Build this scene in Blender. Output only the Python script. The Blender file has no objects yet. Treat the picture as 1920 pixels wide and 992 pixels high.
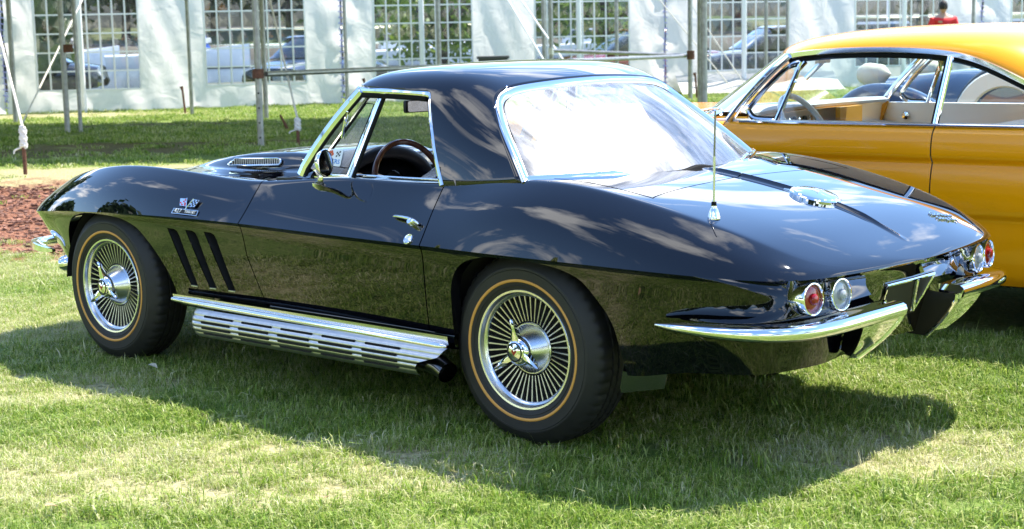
import bpy, bmesh, math, random
import numpy as np
from mathutils import Vector, Matrix
rng = np.random.default_rng(7); random.seed(7)
scene = bpy.context.scene
COL = scene.collection
# ------------------------------------------------------------------ camera
CAM = np.array([3.663, -4.9461, 1.4514]); YAW, PITCH, ROLL = 0.7272, 0.1457, -0.0203
FPX = 3019.8
def cam_axes():
    s, c = math.sin(YAW), math.cos(YAW)
    f = np.array([-s*math.cos(PITCH), c*math.cos(PITCH), -math.sin(PITCH)])
    r = np.array([c, s, 0.]); u = np.cross(r, f)
    cr, sr = math.cos(ROLL), math.sin(ROLL)
    return cr*r+sr*u, -sr*r+cr*u, f
_r, _u, _f = cam_axes()
cam_data = bpy.data.cameras.new('camera'); cam = bpy.data.objects.new('camera', cam_data); COL.objects.link(cam)
M = Matrix.Identity(4)
for i in range(3):
    M[i][0], M[i][1], M[i][2], M[i][3] = _r[i], _u[i], -_f[i], CAM[i]
cam.matrix_world = M
cam_data.sensor_width = 36; cam_data.lens = FPX/1920*36; cam_data.clip_end = 3000; cam_data.clip_start = .05
cam_data.dof.use_dof = True; cam_data.dof.focus_distance = 6.2; cam_data.dof.aperture_fstop = 7.0
scene.camera = cam
# ------------------------------------------------------------------ sky and sun
SUN_DIR = Vector((.12, .55, 1.0)).normalized()          # towards the sun
elev = math.asin(SUN_DIR.z); az = math.atan2(SUN_DIR.x, SUN_DIR.y)
world = bpy.data.worlds.new('World'); scene.world = world; world.use_nodes = True
nt = world.node_tree; nt.nodes.clear()
def N(t, typ, **kw):
    n = t.nodes.new(typ)
    for k, v in kw.items(): setattr(n, k, v)
    return n
out = N(nt, 'ShaderNodeOutputWorld'); bg = N(nt, 'ShaderNodeBackground'); sky = N(nt, 'ShaderNodeTexSky')
sky.sky_type = 'NISHITA'; sky.sun_disc = False; sky.sun_elevation = elev; sky.sun_rotation = az
sky.air_density = 1.0; sky.dust_density = 0.0; sky.ozone_density = 5.0
tc = N(nt, 'ShaderNodeTexCoord'); sep = N(nt, 'ShaderNodeSeparateXYZ'); nt.links.new(tc.outputs['Generated'], sep.inputs[0])
mx = N(nt, 'ShaderNodeMath', operation='MAXIMUM'); nt.links.new(sep.outputs['Z'], mx.inputs[0]); mx.inputs[1].default_value = 0.0
ad = N(nt, 'ShaderNodeMath', operation='ADD'); nt.links.new(mx.outputs[0], ad.inputs[0]); ad.inputs[1].default_value = 0.12
dx = N(nt, 'ShaderNodeMath', operation='DIVIDE'); nt.links.new(sep.outputs['X'], dx.inputs[0]); nt.links.new(ad.outputs[0], dx.inputs[1])
dy = N(nt, 'ShaderNodeMath', operation='DIVIDE'); nt.links.new(sep.outputs['Y'], dy.inputs[0]); nt.links.new(ad.outputs[0], dy.inputs[1])
cmb = N(nt, 'ShaderNodeCombineXYZ'); nt.links.new(dx.outputs[0], cmb.inputs[0]); nt.links.new(dy.outputs[0], cmb.inputs[1]); cmb.inputs[2].default_value = 7.1
cn = N(nt, 'ShaderNodeTexNoise'); cn.inputs['Scale'].default_value = 1.15; cn.inputs['Detail'].default_value = 9; cn.inputs['Roughness'].default_value = .56; cn.inputs['Distortion'].default_value = .35
nt.links.new(cmb.outputs[0], cn.inputs['Vector'])
cr_ = N(nt, 'ShaderNodeValToRGB'); cr_.color_ramp.elements[0].position = .545; cr_.color_ramp.elements[1].position = .625
nt.links.new(cn.outputs['Fac'], cr_.inputs[0])
mixc = N(nt, 'ShaderNodeMix', data_type='RGBA'); nt.links.new(cr_.outputs[0], mixc.inputs[0]); nt.links.new(sky.outputs[0], mixc.inputs[6])
mixc.inputs[7].default_value = (9.5, 9.6, 9.9, 1)
nt.links.new(mixc.outputs[2], bg.inputs['Color']); bg.inputs['Strength'].default_value = 0.15
nt.links.new(bg.outputs[0], out.inputs['Surface'])
sun_data = bpy.data.lights.new('sun', 'SUN'); sun_data.energy = 4.4; sun_data.angle = math.radians(.53); sun_data.color = (1, .95, .86)
sun = bpy.data.objects.new('sun', sun_data); COL.objects.link(sun); sun.location = (0, 10, 20)
sun.rotation_euler = (-SUN_DIR).to_track_quat('-Z', 'Y').to_euler()
scene.view_settings.view_transform = 'Standard'; scene.view_settings.look = 'None'; scene.view_settings.gamma = 1
scene.view_settings.exposure = 1.5; scene.view_settings.use_curve_mapping = False
scene.render.engine = 'CYCLES'
try:
    scene.cycles.use_denoising = True; scene.cycles.max_bounces = 10; scene.cycles.transparent_max_bounces = 24
    scene.cycles.caustics_reflective = False; scene.cycles.caustics_refractive = False; scene.cycles.sample_clamp_indirect = 6
except Exception: pass
# ------------------------------------------------------------------ materials
MATS = {}
def mat(name, col=(.5, .5, .5), rough=.5, metal=0., coat=0., spec=.5, noise=0., nscale=8., bump=0., bscale=60., col2=None, emit=None, trans=0., coat_rough=.02):
    if name in MATS: return MATS[name]
    m = bpy.data.materials.new(name); m.use_nodes = True; t = m.node_tree; b = t.nodes['Principled BSDF']
    b.inputs['Base Color'].default_value = (*col, 1); b.inputs['Roughness'].default_value = rough; b.inputs['Metallic'].default_value = metal
    b.inputs['Coat Weight'].default_value = coat; b.inputs['Coat Roughness'].default_value = coat_rough; b.inputs['Specular IOR Level'].default_value = spec
    b.inputs['Transmission Weight'].default_value = trans
    tcn = N(t, 'ShaderNodeTexCoord')
    if noise or col2:
        no = N(t, 'ShaderNodeTexNoise'); no.inputs['Scale'].default_value = nscale; no.inputs['Detail'].default_value = 6
        t.links.new(tcn.outputs['Object'], no.inputs['Vector'])
        mi = N(t, 'ShaderNodeMix', data_type='RGBA'); ra = N(t, 'ShaderNodeValToRGB'); ra.color_ramp.elements[0].position = .35; ra.color_ramp.elements[1].position = .65
        t.links.new(no.outputs['Fac'], ra.inputs[0]); t.links.new(ra.outputs[0], mi.inputs[0])
        c2 = col2 or tuple(max(0, c*(1-noise)) for c in col)
        mi.inputs[6].default_value = (*col, 1); mi.inputs[7].default_value = (*c2, 1)
        t.links.new(mi.outputs[2], b.inputs['Base Color'])
    if bump:
        no = N(t, 'ShaderNodeTexNoise'); no.inputs['Scale'].default_value = bscale; no.inputs['Detail'].default_value = 4
        t.links.new(tcn.outputs['Object'], no.inputs['Vector'])
        bu = N(t, 'ShaderNodeBump'); bu.inputs['Strength'].default_value = bump; bu.inputs['Distance'].default_value = .01
        t.links.new(no.outputs['Fac'], bu.inputs['Height']); t.links.new(bu.outputs[0], b.inputs['Normal'])
    if emit: b.inputs['Emission Color'].default_value = (*emit[0], 1); b.inputs['Emission Strength'].default_value = emit[1]
    MATS[name] = m; return m
def glass(name, tint=(1, 1, 1), haze=0., haze_rough=.3, diff=0., refl=1.0, streak=False):
    m = bpy.data.materials.new(name); m.use_nodes = True; t = m.node_tree; t.nodes.clear()
    o = N(t, 'ShaderNodeOutputMaterial'); tr = N(t, 'ShaderNodeBsdfTransparent'); tr.inputs[0].default_value = (*tint, 1)
    gl = N(t, 'ShaderNodeBsdfGlossy'); gl.inputs['Roughness'].default_value = 0.01; gl.inputs[0].default_value = (refl, refl, refl, 1)
    fr = N(t, 'ShaderNodeFresnel'); fr.inputs[0].default_value = 1.5
    mx = N(t, 'ShaderNodeMixShader'); t.links.new(fr.outputs[0], mx.inputs[0]); t.links.new(tr.outputs[0], mx.inputs[1]); t.links.new(gl.outputs[0], mx.inputs[2])
    last = mx
    if haze or diff:
        g2 = N(t, 'ShaderNodeBsdfGlossy'); g2.inputs['Roughness'].default_value = haze_rough
        d2 = N(t, 'ShaderNodeBsdfDiffuse'); d2.inputs[0].default_value = (.9, .9, .92, 1)
        tl = N(t, 'ShaderNodeBsdfTranslucent'); tl.inputs[0].default_value = (.9, .9, .92, 1)
        mtd = N(t, 'ShaderNodeMixShader'); mtd.inputs[0].default_value = .4; t.links.new(d2.outputs[0], mtd.inputs[1]); t.links.new(tl.outputs[0], mtd.inputs[2])
        m3 = N(t, 'ShaderNodeMixShader'); m3.inputs[0].default_value = diff/(haze+diff); t.links.new(g2.outputs[0], m3.inputs[1]); t.links.new(mtd.outputs[0], m3.inputs[2])
        m4 = N(t, 'ShaderNodeMixShader'); m4.inputs[0].default_value = haze+diff
        if streak:
            tcn = N(t, 'ShaderNodeTexCoord'); mp = N(t, 'ShaderNodeMapping'); mp.inputs['Scale'].default_value = streak if not isinstance(streak, bool) else (3, 14, 4); mp.inputs['Rotation'].default_value = (.3, .5, .6)
            no = N(t, 'ShaderNodeTexNoise'); no.inputs['Scale'].default_value = 1.6; no.inputs['Detail'].default_value = 8; no.inputs['Roughness'].default_value = .65
            t.links.new(tcn.outputs['Object'], mp.inputs[0]); t.links.new(mp.outputs[0], no.inputs['Vector'])
            mr = N(t, 'ShaderNodeMapRange'); mr.inputs[1].default_value = .35; mr.inputs[2].default_value = .65; mr.inputs[3].default_value = (haze+diff)*.35; mr.inputs[4].default_value = min(1, (haze+diff)*1.5)
            t.links.new(no.outputs['Fac'], mr.inputs[0]); t.links.new(mr.outputs[0], m4.inputs[0])
        t.links.new(mx.outputs[0], m4.inputs[1]); t.links.new(m3.outputs[0], m4.inputs[2]); last = m4
    t.links.new(last.outputs[0], o.inputs[0]); MATS[name] = m; return m
# ------------------------------------------------------------------ mesh helpers
def nrm(a): a = np.asarray(a, float); return a/max(np.linalg.norm(a), 1e-12)
class MB:
    def __init__(s): s.v = []; s.f = []; s.n = 0
    def add(s, v, f):
        v = np.asarray(v, float).reshape(-1, 3); s.v.append(v); k = s.n
        s.f += [tuple(int(i)+k for i in q) for q in f]; s.n += len(v); return s
    def grid(s, P, cu=False, cv=False, flip=False):
        n, m, _ = P.shape; F = []
        for i in range(n if cu else n-1):
            for j in range(m if cv else m-1):
                a, b, c, d = i*m+j, ((i+1) % n)*m+j, ((i+1) % n)*m+(j+1) % m, i*m+(j+1) % m
                F.append((a, d, c, b) if flip else (a, b, c, d))
        return s.add(P.reshape(-1, 3), F)
    def box(s, c, size, R=None, taper=1.0):
        a, b, h = np.array(size)/2.; V = np.array([(x*a*(taper if z > 0 else 1), y*b*(taper if z > 0 else 1), z*h) for z in (-1, 1) for y in (-1, 1) for x in (-1, 1)])
        if R is not None: V = V@np.array(R).T
        return s.add(V+np.array(c), [(0, 2, 3, 1), (4, 5, 7, 6), (0, 1, 5, 4), (2, 6, 7, 3), (0, 4, 6, 2), (1, 3, 7, 5)])
    def tube(s, path, r, n=8, closed=False, caps=True, flat=None, up=None):
        P = np.asarray(path, float); k = len(P); r = np.broadcast_to(np.asarray(r, float), (k,))
        T = (np.roll(P, -1, 0)-np.roll(P, 1, 0)) if closed else np.gradient(P, axis=0)
        T /= np.linalg.norm(T, axis=1)[:, None]+1e-12
        u0 = np.array(up if up is not None else (0, 0, 1.)); 
        if up is None and abs(T[0]@u0) > .9: u0 = np.array((1., 0, 0))
        A = np.zeros((k, n, 3)); a = u0-T[0]*(u0@T[0]); a = nrm(a)
        th = np.linspace(0, 2*np.pi, n, endpoint=False)
        for i in range(k):
            if up is not None: a = np.array(up, float)
            a = nrm(a-T[i]*(a@T[i])); b = np.cross(T[i], a)
            fa, fb = flat if flat else (1, 1)
            A[i] = P[i]+r[i]*(np.cos(th)[:, None]*a*fa+np.sin(th)[:, None]*b*fb)
        s.grid(A, cu=closed, cv=True)
        if caps and not closed:
            k0 = s.n; s.add(A[0], [tuple(range(n))[::-1]]); s.add(A[-1], [tuple(range(n))])
        return s
    def sweep(s, path, prof, up=(0, 0, 1), closed=False, scale=None, caps=True, cprof=True):
        # prof: (a,b) a along side = up x T ... b along up
        P = np.asarray(path, float); k = len(P)
        T = (np.roll(P, -1, 0)-np.roll(P, 1, 0)) if closed else np.gradient(P, axis=0)
        T /= np.linalg.norm(T, axis=1)[:, None]+1e-12
        up = np.asarray(up, float); up = np.broadcast_to(up, (k, 3)); prof = np.asarray(prof, float)
        sc = np.ones(k) if scale is None else np.asarray(scale)
        U = up-T*np.sum(up*T, 1)[:, None]; U /= np.linalg.norm(U, axis=1)[:, None]+1e-12; S = np.cross(T, U)
        A = P[:, None, :]+sc[:, None, None]*(prof[None, :, 0, None]*S[:, None, :]+prof[None, :, 1, None]*U[:, None, :])
        s.grid(A, cu=closed, cv=cprof)
        if caps and not closed and cprof:
            n = len(prof); s.add(A[0], [tuple(range(n))[::-1]]); s.add(A[-1], [tuple(range(n))])
        return s
    def lathe(s, prof, c, axis=(0, -1, 0), n=48, closed=False):
        ax = nrm(axis); a = nrm(np.cross(ax, (1., 0, 0) if abs(ax[0]) < .9 else (0, 0, 1.))); b = np.cross(ax, a)
        th = np.linspace(0, 2*np.pi, n, endpoint=False); pr = np.asarray(prof, float)
        A = np.array(c)+pr[:, None, 1, None]*ax+pr[:, None, 0, None]*(np.cos(th)[None, :, None]*a+np.sin(th)[None, :, None]*b)
        return s.grid(A, cv=True, cu=closed)
    def prism(s, poly, o, ex, ey, th):
        poly = np.asarray(poly, float); n = len(poly); ex, ey = nrm(ex), nrm(ey); ez = np.cross(ex, ey)
        B = np.array(o)+poly[:, :1]*ex+poly[:, 1:2]*ey
        F = [tuple(range(n))[::-1], tuple(range(n, 2*n))]+[(i, (i+1) % n, n+(i+1) % n, n+i) for i in range(n)]
        return s.add(np.r_[B, B+ez*th], F)
    def build(s, name, m, parent=None, sharp=35, weld=0, smooth=True, recalc=False):
        me = bpy.data.meshes.new(name); V = np.concatenate(s.v) if s.v else np.zeros((0, 3))
        me.from_pydata(V.tolist(), [], s.f); 
        if weld or recalc:
            bm = bmesh.new(); bm.from_mesh(me)
            if weld: bmesh.ops.remove_doubles(bm, verts=bm.verts, dist=weld)
            if recalc: bmesh.ops.recalc_face_normals(bm, faces=bm.faces)
            bm.to_mesh(me); bm.free()
        me.validate()
        return link(name, me, m, parent, sharp if smooth else None)
def link(name, me, m, parent=None, sharp=35):
    if sharp is not None:
        me.polygons.foreach_set('use_smooth', [True]*len(me.polygons))
        if sharp < 180: me.set_sharp_from_angle(angle=math.radians(sharp))
    if m is not None and not me.materials: me.materials.append(MATS[m] if isinstance(m, str) else m)
    o = bpy.data.objects.new(name, me); COL.objects.link(o)
    if parent is not None: setpar(o, parent)
    return o
def wloc(o):
    if o.type != 'EMPTY': return Vector((0, 0, 0))       # meshes keep world coordinates
    return (wloc(o.parent) if o.parent else Vector((0, 0, 0)))+Vector(o.location)
def setpar(o, parent):
    o.parent = parent
    if o.type != 'EMPTY': o.matrix_parent_inverse = Matrix.Translation(-wloc(parent))
def empty(name, loc, parent=None):
    o = bpy.data.objects.new(name, None); COL.objects.link(o); o.empty_display_size = .2
    if parent is not None: o.parent = parent; o.location = Vector(loc)-wloc(parent)
    else: o.location = loc
    return o
def tag(o, label, cat=None, group=None, kind=None):
    if label: o['label'] = label
    if cat: o['category'] = cat
    if group: o['group'] = group
    if kind: o['kind'] = kind
    return o
def crom(P, n=8, closed=False):
    P = np.asarray(P, float); k = len(P); Q = []
    for i in range(k if closed else k-1):
        if closed: a, b, c, d = P[i-1], P[i], P[(i+1) % k], P[(i+2) % k]
        else: a, b, c, d = P[max(i-1, 0)], P[i], P[i+1], P[min(i+2, k-1)]
        for t in np.linspace(0, 1, n, endpoint=False):
            Q.append(.5*((2*b)+(c-a)*t+(2*a-5*b+4*c-d)*t*t+(3*b-a-3*c+d)*t**3))
    if not closed: Q.append(P[-1])
    return np.array(Q)
def pchip(x, y, q):
    x, y, q = map(lambda a: np.asarray(a, float), (x, y, q)); h = np.diff(x); d = np.diff(y)/h; m = np.zeros_like(x)
    for i in range(1, len(x)-1):
        if d[i-1]*d[i] > 0: w1, w2 = 2*h[i]+h[i-1], h[i]+2*h[i-1]; m[i] = (w1+w2)/(w1/d[i-1]+w2/d[i])
    m[0], m[-1] = d[0], d[-1]
    k = np.clip(np.searchsorted(x, q)-1, 0, len(x)-2); t = np.clip((q-x[k])/h[k], 0, 1)
    return (1+2*t)*(1-t)**2*y[k]+t*(1-t)**2*h[k]*m[k]+t*t*(3-2*t)*y[k+1]+t*t*(t-1)*h[k]*m[k+1]
def basis(n, t):
    t = np.clip(np.asarray(t, float), 0, 1)*(n-3); K = np.r_[[0]*3, np.arange(n-2), [n-3]*3].astype(float)
    B = np.zeros((len(t), n+3)); sp = np.clip(np.floor(t).astype(int), 0, n-4)+3; B[np.arange(len(t)), sp] = 1
    for d in (1, 2, 3):
        C = np.zeros_like(B)
        for i in range(n+3-d):
            a = K[i+d]-K[i]; b = K[i+d+1]-K[i+1] if i+d+1 < len(K) else 0
            C[:, i] = (((t-K[i])/a)*B[:, i] if a > 0 else 0)+(((K[i+d+1]-t)/b)*B[:, i+1] if b > 0 else 0)
        B = C
    return B[:, :n]
class Surf:
    def __init__(s, net): s.net = np.asarray(net, float); s.nu, s.nv = s.net.shape[:2]; s._c = {}
    def __call__(s, u, v):
        u, v = np.broadcast_arrays(np.asarray(u, float), np.asarray(v, float)); sh = u.shape
        return np.einsum('ka,kb,abc->kc', basis(s.nu, u.ravel()), basis(s.nv, v.ravel()), s.net).reshape(*sh, 3)
    def U(s, x, v):
        x, v = np.broadcast_arrays(np.asarray(x, float), np.asarray(v, float)); o = np.zeros(x.shape); T = np.linspace(0, 1, 1500)
        for vv in np.unique(v):
            k = round(float(vv), 6)
            if k not in s._c: s._c[k] = np.maximum.accumulate(s(T, np.full_like(T, vv))[:, 0])+np.arange(1500)*1e-9
            q = v == vv; o[q] = np.interp(x[q], s._c[k], T)
        return o
    def nor(s, u, v, e=1e-3):
        a = s(np.clip(u+e, 0, 1), v)-s(np.clip(u-e, 0, 1), v); b = s(u, np.clip(v+e, 0, 1))-s(u, np.clip(v-e, 0, 1))
        n = np.cross(a, b); return n/(np.linalg.norm(n, axis=-1, keepdims=True)+1e-12)
def cut_convex(me, poly, ax=(0, 2), cond=None, keep=False):
    """cut a convex outline (in the plane of two axes) out of an open mesh"""
    bm = bmesh.new(); bm.from_mesh(me); poly = [np.array(q, float) for q in poly]; c = sum(poly)/len(poly)
    lo = np.min(poly, 0)-.05; hi = np.max(poly, 0)+.05
    for i in range(len(poly)):
        a, b = poly[i], poly[(i+1) % len(poly)]; d = b-a; n2 = np.array([d[1], -d[0]]); 
        if n2@(c-a) > 0: n2 = -n2
        co = [0, 0, 0]; no = [0, 0, 0]; co[ax[0]], co[ax[1]] = a; no[ax[0]], no[ax[1]] = n2
        fs = [f for f in bm.faces if (cond is None or cond(f.calc_center_median())) and all(lo[k] <= max(v.co[ax[k]] for v in f.verts) and hi[k] >= min(v.co[ax[k]] for v in f.verts) for k in (0, 1))]
        g = list(set(e for f in fs for e in f.edges))+list(set(v for f in fs for v in f.verts))+fs
        bmesh.ops.bisect_plane(bm, geom=g, plane_co=co, plane_no=no, dist=1e-6)
    kill = []
    for f in bm.faces:
        m = f.calc_center_median()
        if cond is not None and not cond(m): continue
        q = np.array([m[ax[0]], m[ax[1]]]); ins = True
        for i in range(len(poly)):
            a, b = poly[i], poly[(i+1) % len(poly)]; d = b-a; n2 = np.array([d[1], -d[0]])
            if n2@(c-a) > 0: n2 = -n2
            if n2@(q-a) > 1e-7: ins = False; break
        if ins != keep: kill.append(f)
    bmesh.ops.delete(bm, geom=kill, context='FACES'); bm.to_mesh(me); bm.free()
# ================================================================== black convertible with hardtop
mat('black_paint', (.0016, .0017, .0034), .025, coat=1., coat_rough=.004, spec=.15)
mat('chrome', (.86, .87, .88), .045, 1.); mat('brushed', (.72, .73, .74), .22, 1.); mat('rubber', (.018, .018, .018), .75, noise=.4, nscale=20)
mat('tyre_rubber', (.013, .0125, .012), .6, noise=.35, nscale=9); mat('stripe_gold', (.62, .30, .06), .5)
mat('black_matte', (.004, .004, .005), .6); mat('dark_void', (.002, .002, .002), .9)
mat('vinyl_black', (.012, .013, .018), .45, bump=.15, bscale=300); mat('vinyl_silver', (.62, .62, .64), .4, bump=.1, bscale=300)
mat('wood_rim', (.20, .065, .028), .25, coat=.5, noise=.5, nscale=30); mat('red_lens', (.26, .002, .004), .15, coat=.35); mat('clear_lens', (.34, .35, .37), .10, coat=.6)
mat('white_dial', (.7, .7, .7), .5); mat('mudflap', (.35, .35, .35), .16, 1.); mat('gasket', (.010, .010, .010), .85, spec=.15)
mat('alu', (.60, .60, .59), .34, 1., noise=.12, nscale=40)
glass('car_glass', (.90, .94, .92)); glass('plexi', (.94, .95, .96), haze=.19, haze_rough=.30, diff=.075, streak=(2, 9, 3))
glass('mirror_glass', (1, 1, 1))
vette = empty('vintage_convertible', (-.95, 0, 0))
tag(vette, 'black vintage two-seat sports convertible with hardtop, parked on the grass in the foreground', 'car')
#        x      wc    zc    w4    z4    z6    z7    z0   bul
ST = np.array([
 (-3.380, .020, .605, .015, .606, .607, .607, .607, .9),
 (-3.365, .300, .607, .24, .614, .620, .620, .620, .9),
 (-3.330, .520, .610, .43, .634, .650, .650, .650, .9),
 (-3.265, .655, .615, .54, .672, .690, .690, .690, .9),
 (-3.150, .715, .628, .59, .725, .735, .730, .730, .95),
 (-2.850, .785, .655, .66, .828, .805, .790, .790, 1.),
 (-2.500, .838, .676, .70, .880, .845, .835, .835, 1.),
 (-2.200, .857, .688, .71, .887, .845, .848, .850, .95),
 (-1.900, .857, .693, .715, .874, .838, .855, .860, .8),
 (-1.550, .850, .694, .715, .846, .845, .870, .875, .45),
 (-1.300, .846, .690, .712, .866, .870, .885, .89, .25),
 (-1.000, .845, .684, .712, .894, .89, .89, .89, .2),
 (-0.700, .850, .682, .714, .890, .89, .89, .89, .25),
 (-0.420, .860, .681, .716, .893, .90, .90, .90, .45),
 (-0.180, .872, .680, .718, .917, .92, .92, .92, .9),
 ( 0.050, .882, .680, .718, .934, .934, .934, .934, 1.),
 ( 0.300, .884, .679, .715, .914, .917, .917, .917, 1.),
 ( 0.600, .868, .674, .700, .852, .862, .864, .864, 1.),
 ( 0.850, .822, .666, .665, .785, .798, .802, .803, 1.),
 ( 0.990, .757, .660, .610, .722, .738, .742, .743, 1.),
 ( 1.065, .660, .658, .530, .690, .703, .706, .707, 1.),
 ( 1.105, .500, .656, .400, .673, .682, .684, .684, 1.),
 ( 1.130, .250, .655, .200, .662, .666, .666, .666, 1.),
 ( 1.140, .010, .655, .008, .656, .657, .657, .657, 1.)])
def vette_net():
    net = np.zeros((len(ST), 10, 3))
    for i, (x, wc, zc, w4, z4, z6, z7, z0, b) in enumerate(ST):
        dw, dz = wc-w4, z4-zc
        def q(cv, cc): return [wc-dw*(cv[0]*b+cc[0]*(1-b)), zc+dz*(cv[1]*b+cc[1]*(1-b))]
        cols = [(wc, zc), q((.11, .25), (.30, .16)), q((.33, .62), (.62, .42)), q((.90, .972), (.88, .80)),
                (w4, z4), (w4*.962, (z4*.8+z6*.2)), (w4*.72, z6), (w4*.44, z7), (w4*.18, z0), (0, z0)]
        for j, (w, z) in enumerate(cols): net[i, j] = (x, w, z)
    return net
BODY = Surf(vette_net())
ARCH_F = np.array([(-2.838, .30), (-2.835, .42), (-2.826, .52), (-2.80, .585), (-2.745, .630), (-2.65, .657), (-2.5, .669), (-2.33, .665), (-2.19, .633), (-2.10, .570), (-2.01, .470), (-1.965, .385), (-1.950, .30)])
ARCH_R = np.array([(-.305, .30), (-.300, .42), (-.29, .53), (-.265, .59), (-.225, .628), (-.165, .652), (-.072, .667), (.051, .669), (.195, .660), (.31, .630), (.395, .550), (.442, .463), (.462, .30)])
def low_inset(x, dz):
    a = np.interp(x, [.85, 1.05], [.017, .046]); b = pchip([-3.4, -3.15, -2.85, -2.4, -1.9, -.4, 0, .5, .8, 1.0, 1.10, 1.125, 1.14], [.30, .20, .045, .04, .04, .035, .05, .07, .09, .06, .06, .11, .17], x)
    return a*(1-np.exp(-dz/np.interp(x, [.85, 1.05], [.022, .03])))+b*(np.maximum(dz, 0)/.33)**1.45
def zbottom(x):
    zb = pchip([-3.4, -2.9, -2.84, -1.95, -1.3, -.3, .46, .7, .95, 1.14], [.36, .34, .335, .34, .352, .358, .30, .332, .345, .355], x)
    for A in (ARCH_F, ARCH_R):
        q = (x > A[0, 0]) & (x < A[-1, 0]); zb = np.where(q, np.maximum(zb, pchip(A[:, 0], A[:, 1], np.clip(x, A[0, 0], A[-1, 0]))), zb)
    return zb
def low(u, q):
    """lower flank: u along the crease, q 0..1 from crease to lower edge"""
    u, q = np.broadcast_arrays(np.asarray(u, float), np.asarray(q, float)); C = BODY(u, np.zeros_like(u)); e = 2e-3
    t = BODY(np.clip(u+e, 0, 1), np.zeros_like(u))-BODY(np.clip(u-e, 0, 1), np.zeros_like(u)); n = np.stack([-t[..., 1], t[..., 0]], -1)
    n /= np.linalg.norm(n, axis=-1, keepdims=True)+1e-12
    dz = q*(C[..., 2]-zbottom(C[..., 0])); ins = low_inset(C[..., 0], dz)
    P = C.copy(); P[..., 0] -= n[..., 0]*ins; P[..., 1] -= n[..., 1]*ins; P[..., 2] -= dz; P[..., 1] = np.maximum(P[..., 1], 0)
    return P
def sidepatch(mb, P, sgn, flip):
    Q = P.copy(); Q[..., 1] *= sgn; mb.grid(Q, flip=(flip if sgn < 0 else not flip))
def flange(mb, line, inward, d=.022):
    a = np.asarray(line); b = a+np.asarray(inward)*d; mb.grid(np.stack([a, b], 1))
def xcut(z):       # front door cut as x(z) under the crease
    return np.interp(z, [.35, .45, .56, .69], [-1.365, -1.405, -1.447, -1.462])
G = .0028
VB = .585                 # belt row
def upper_panel(sgns, x0, x1, v0, v1, nu, nv, mb=None, xs=None, vs=None, mod=None, fl=True):
    mb = mb or MB(); v = vs if vs is not None else np.linspace(v0, v1, nv)
    s = np.linspace(0, 1, nu) if xs is None else xs
    X0 = np.array([x0(a) if callable(x0) else x0 for a in v]); X1 = np.array([x1(a) if callable(x1) else x1 for a in v])
    X = X0[None, :]+(X1-X0)[None, :]*s[:, None]; V = np.broadcast_to(v[None, :], X.shape); U = BODY.U(X, V); P = BODY(U, V)
    if mod is not None: P = mod(P)
    nn = BODY.nor(U, V)
    for sg in sgns:
        sidepatch(mb, P, sg, True)
        if fl:
            for L, D in ((P[0], nn[0]), (P[-1], nn[-1])):
                L = L.copy(); D = D.copy(); D = np.where((D[:, 2:3] > 0), -D, D); L[:, 1] *= sg; D[:, 1] *= sg; flange(mb, L, D)
    return mb, P
# ---- front fenders
def arch_samples(A, n=7):
    return np.unique(np.concatenate([np.linspace(A[i, 0], A[i+1, 0], n) for i in range(len(A)-1)]))
def lower_cols(x0, x1, A=None, step=.03, eps=1e-4):
    xs = np.arange(x0, x1, step).tolist()+[x1]
    if A is not None:
        xs = [x for x in xs if x < A[0, 0]-.005 or x > A[-1, 0]+.005]+arch_samples(A).tolist()+[A[0, 0]-eps, A[-1, 0]+eps]
    return np.array(sorted(xs))
QV = np.linspace(0, 1, 26)**1.25
def fender_mesh(sg):
    mb, _ = upper_panel((sg,), lambda v: -3.3799, lambda v: -1.462-G, 0, .60, 110, 44, xs=1-np.linspace(1, 0, 110)**1.0)
    xs = lower_cols(-3.3799, -1.462-G, ARCH_F); xs[:] = np.clip(xs, -3.3799, None)
    nose = -3.38+ (np.linspace(0, 1, 18)**2)*.12; xs = np.array(sorted(set(np.round(np.r_[nose[1:], xs[xs > -3.26]], 6))))
    X = np.broadcast_to(xs[:, None], (len(xs), len(QV))).copy(); w = np.clip((xs+1.90)/(1.90-1.47), 0, 1)
    C = BODY(BODY.U(xs, np.zeros_like(xs)), np.zeros_like(xs))
    z = C[:, 2:3]-QV[None, :]*(C[:, 2]-zbottom(xs))[:, None]
    X += w[:, None]*(np.vectorize(xcut)(z)+1.462); U = BODY.U(X, np.zeros_like(X)); P = low(U, np.broadcast_to(QV[None, :], X.shape))
    sidepatch(mb, P, sg, False)
    E = P[-1].copy(); E[:, 1] *= sg; flange(mb, E, np.tile((0, -sg, 0.), (len(E), 1)))
    q = (xs > ARCH_F[0, 0]-.001) & (xs < ARCH_F[-1, 0]+.001); L = P[q, -1].copy(); L[:, 1] *= sg; flange(mb, L, np.tile((0, -sg, 0.03), (len(L), 1)), .05)
    return mb
for sg in (-1, 1):
    o = fender_mesh(sg).build('front_fender', 'black_paint', vette, weld=0, sharp=40)
    if sg < 0:
        VENTS = []
        for k in range(3):
            x = -1.951+k*.1225; t = np.array
            poly = [(x, .641), (x+.046, .640), (x+.066, .632), (x+.078, .612), (x+.150, .403), (x+.147, .398), (x+.105, .398)]
            VENTS.append(poly); cut_convex(o.data, poly, (0, 2), cond=lambda m: m[1] < -.5)
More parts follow.
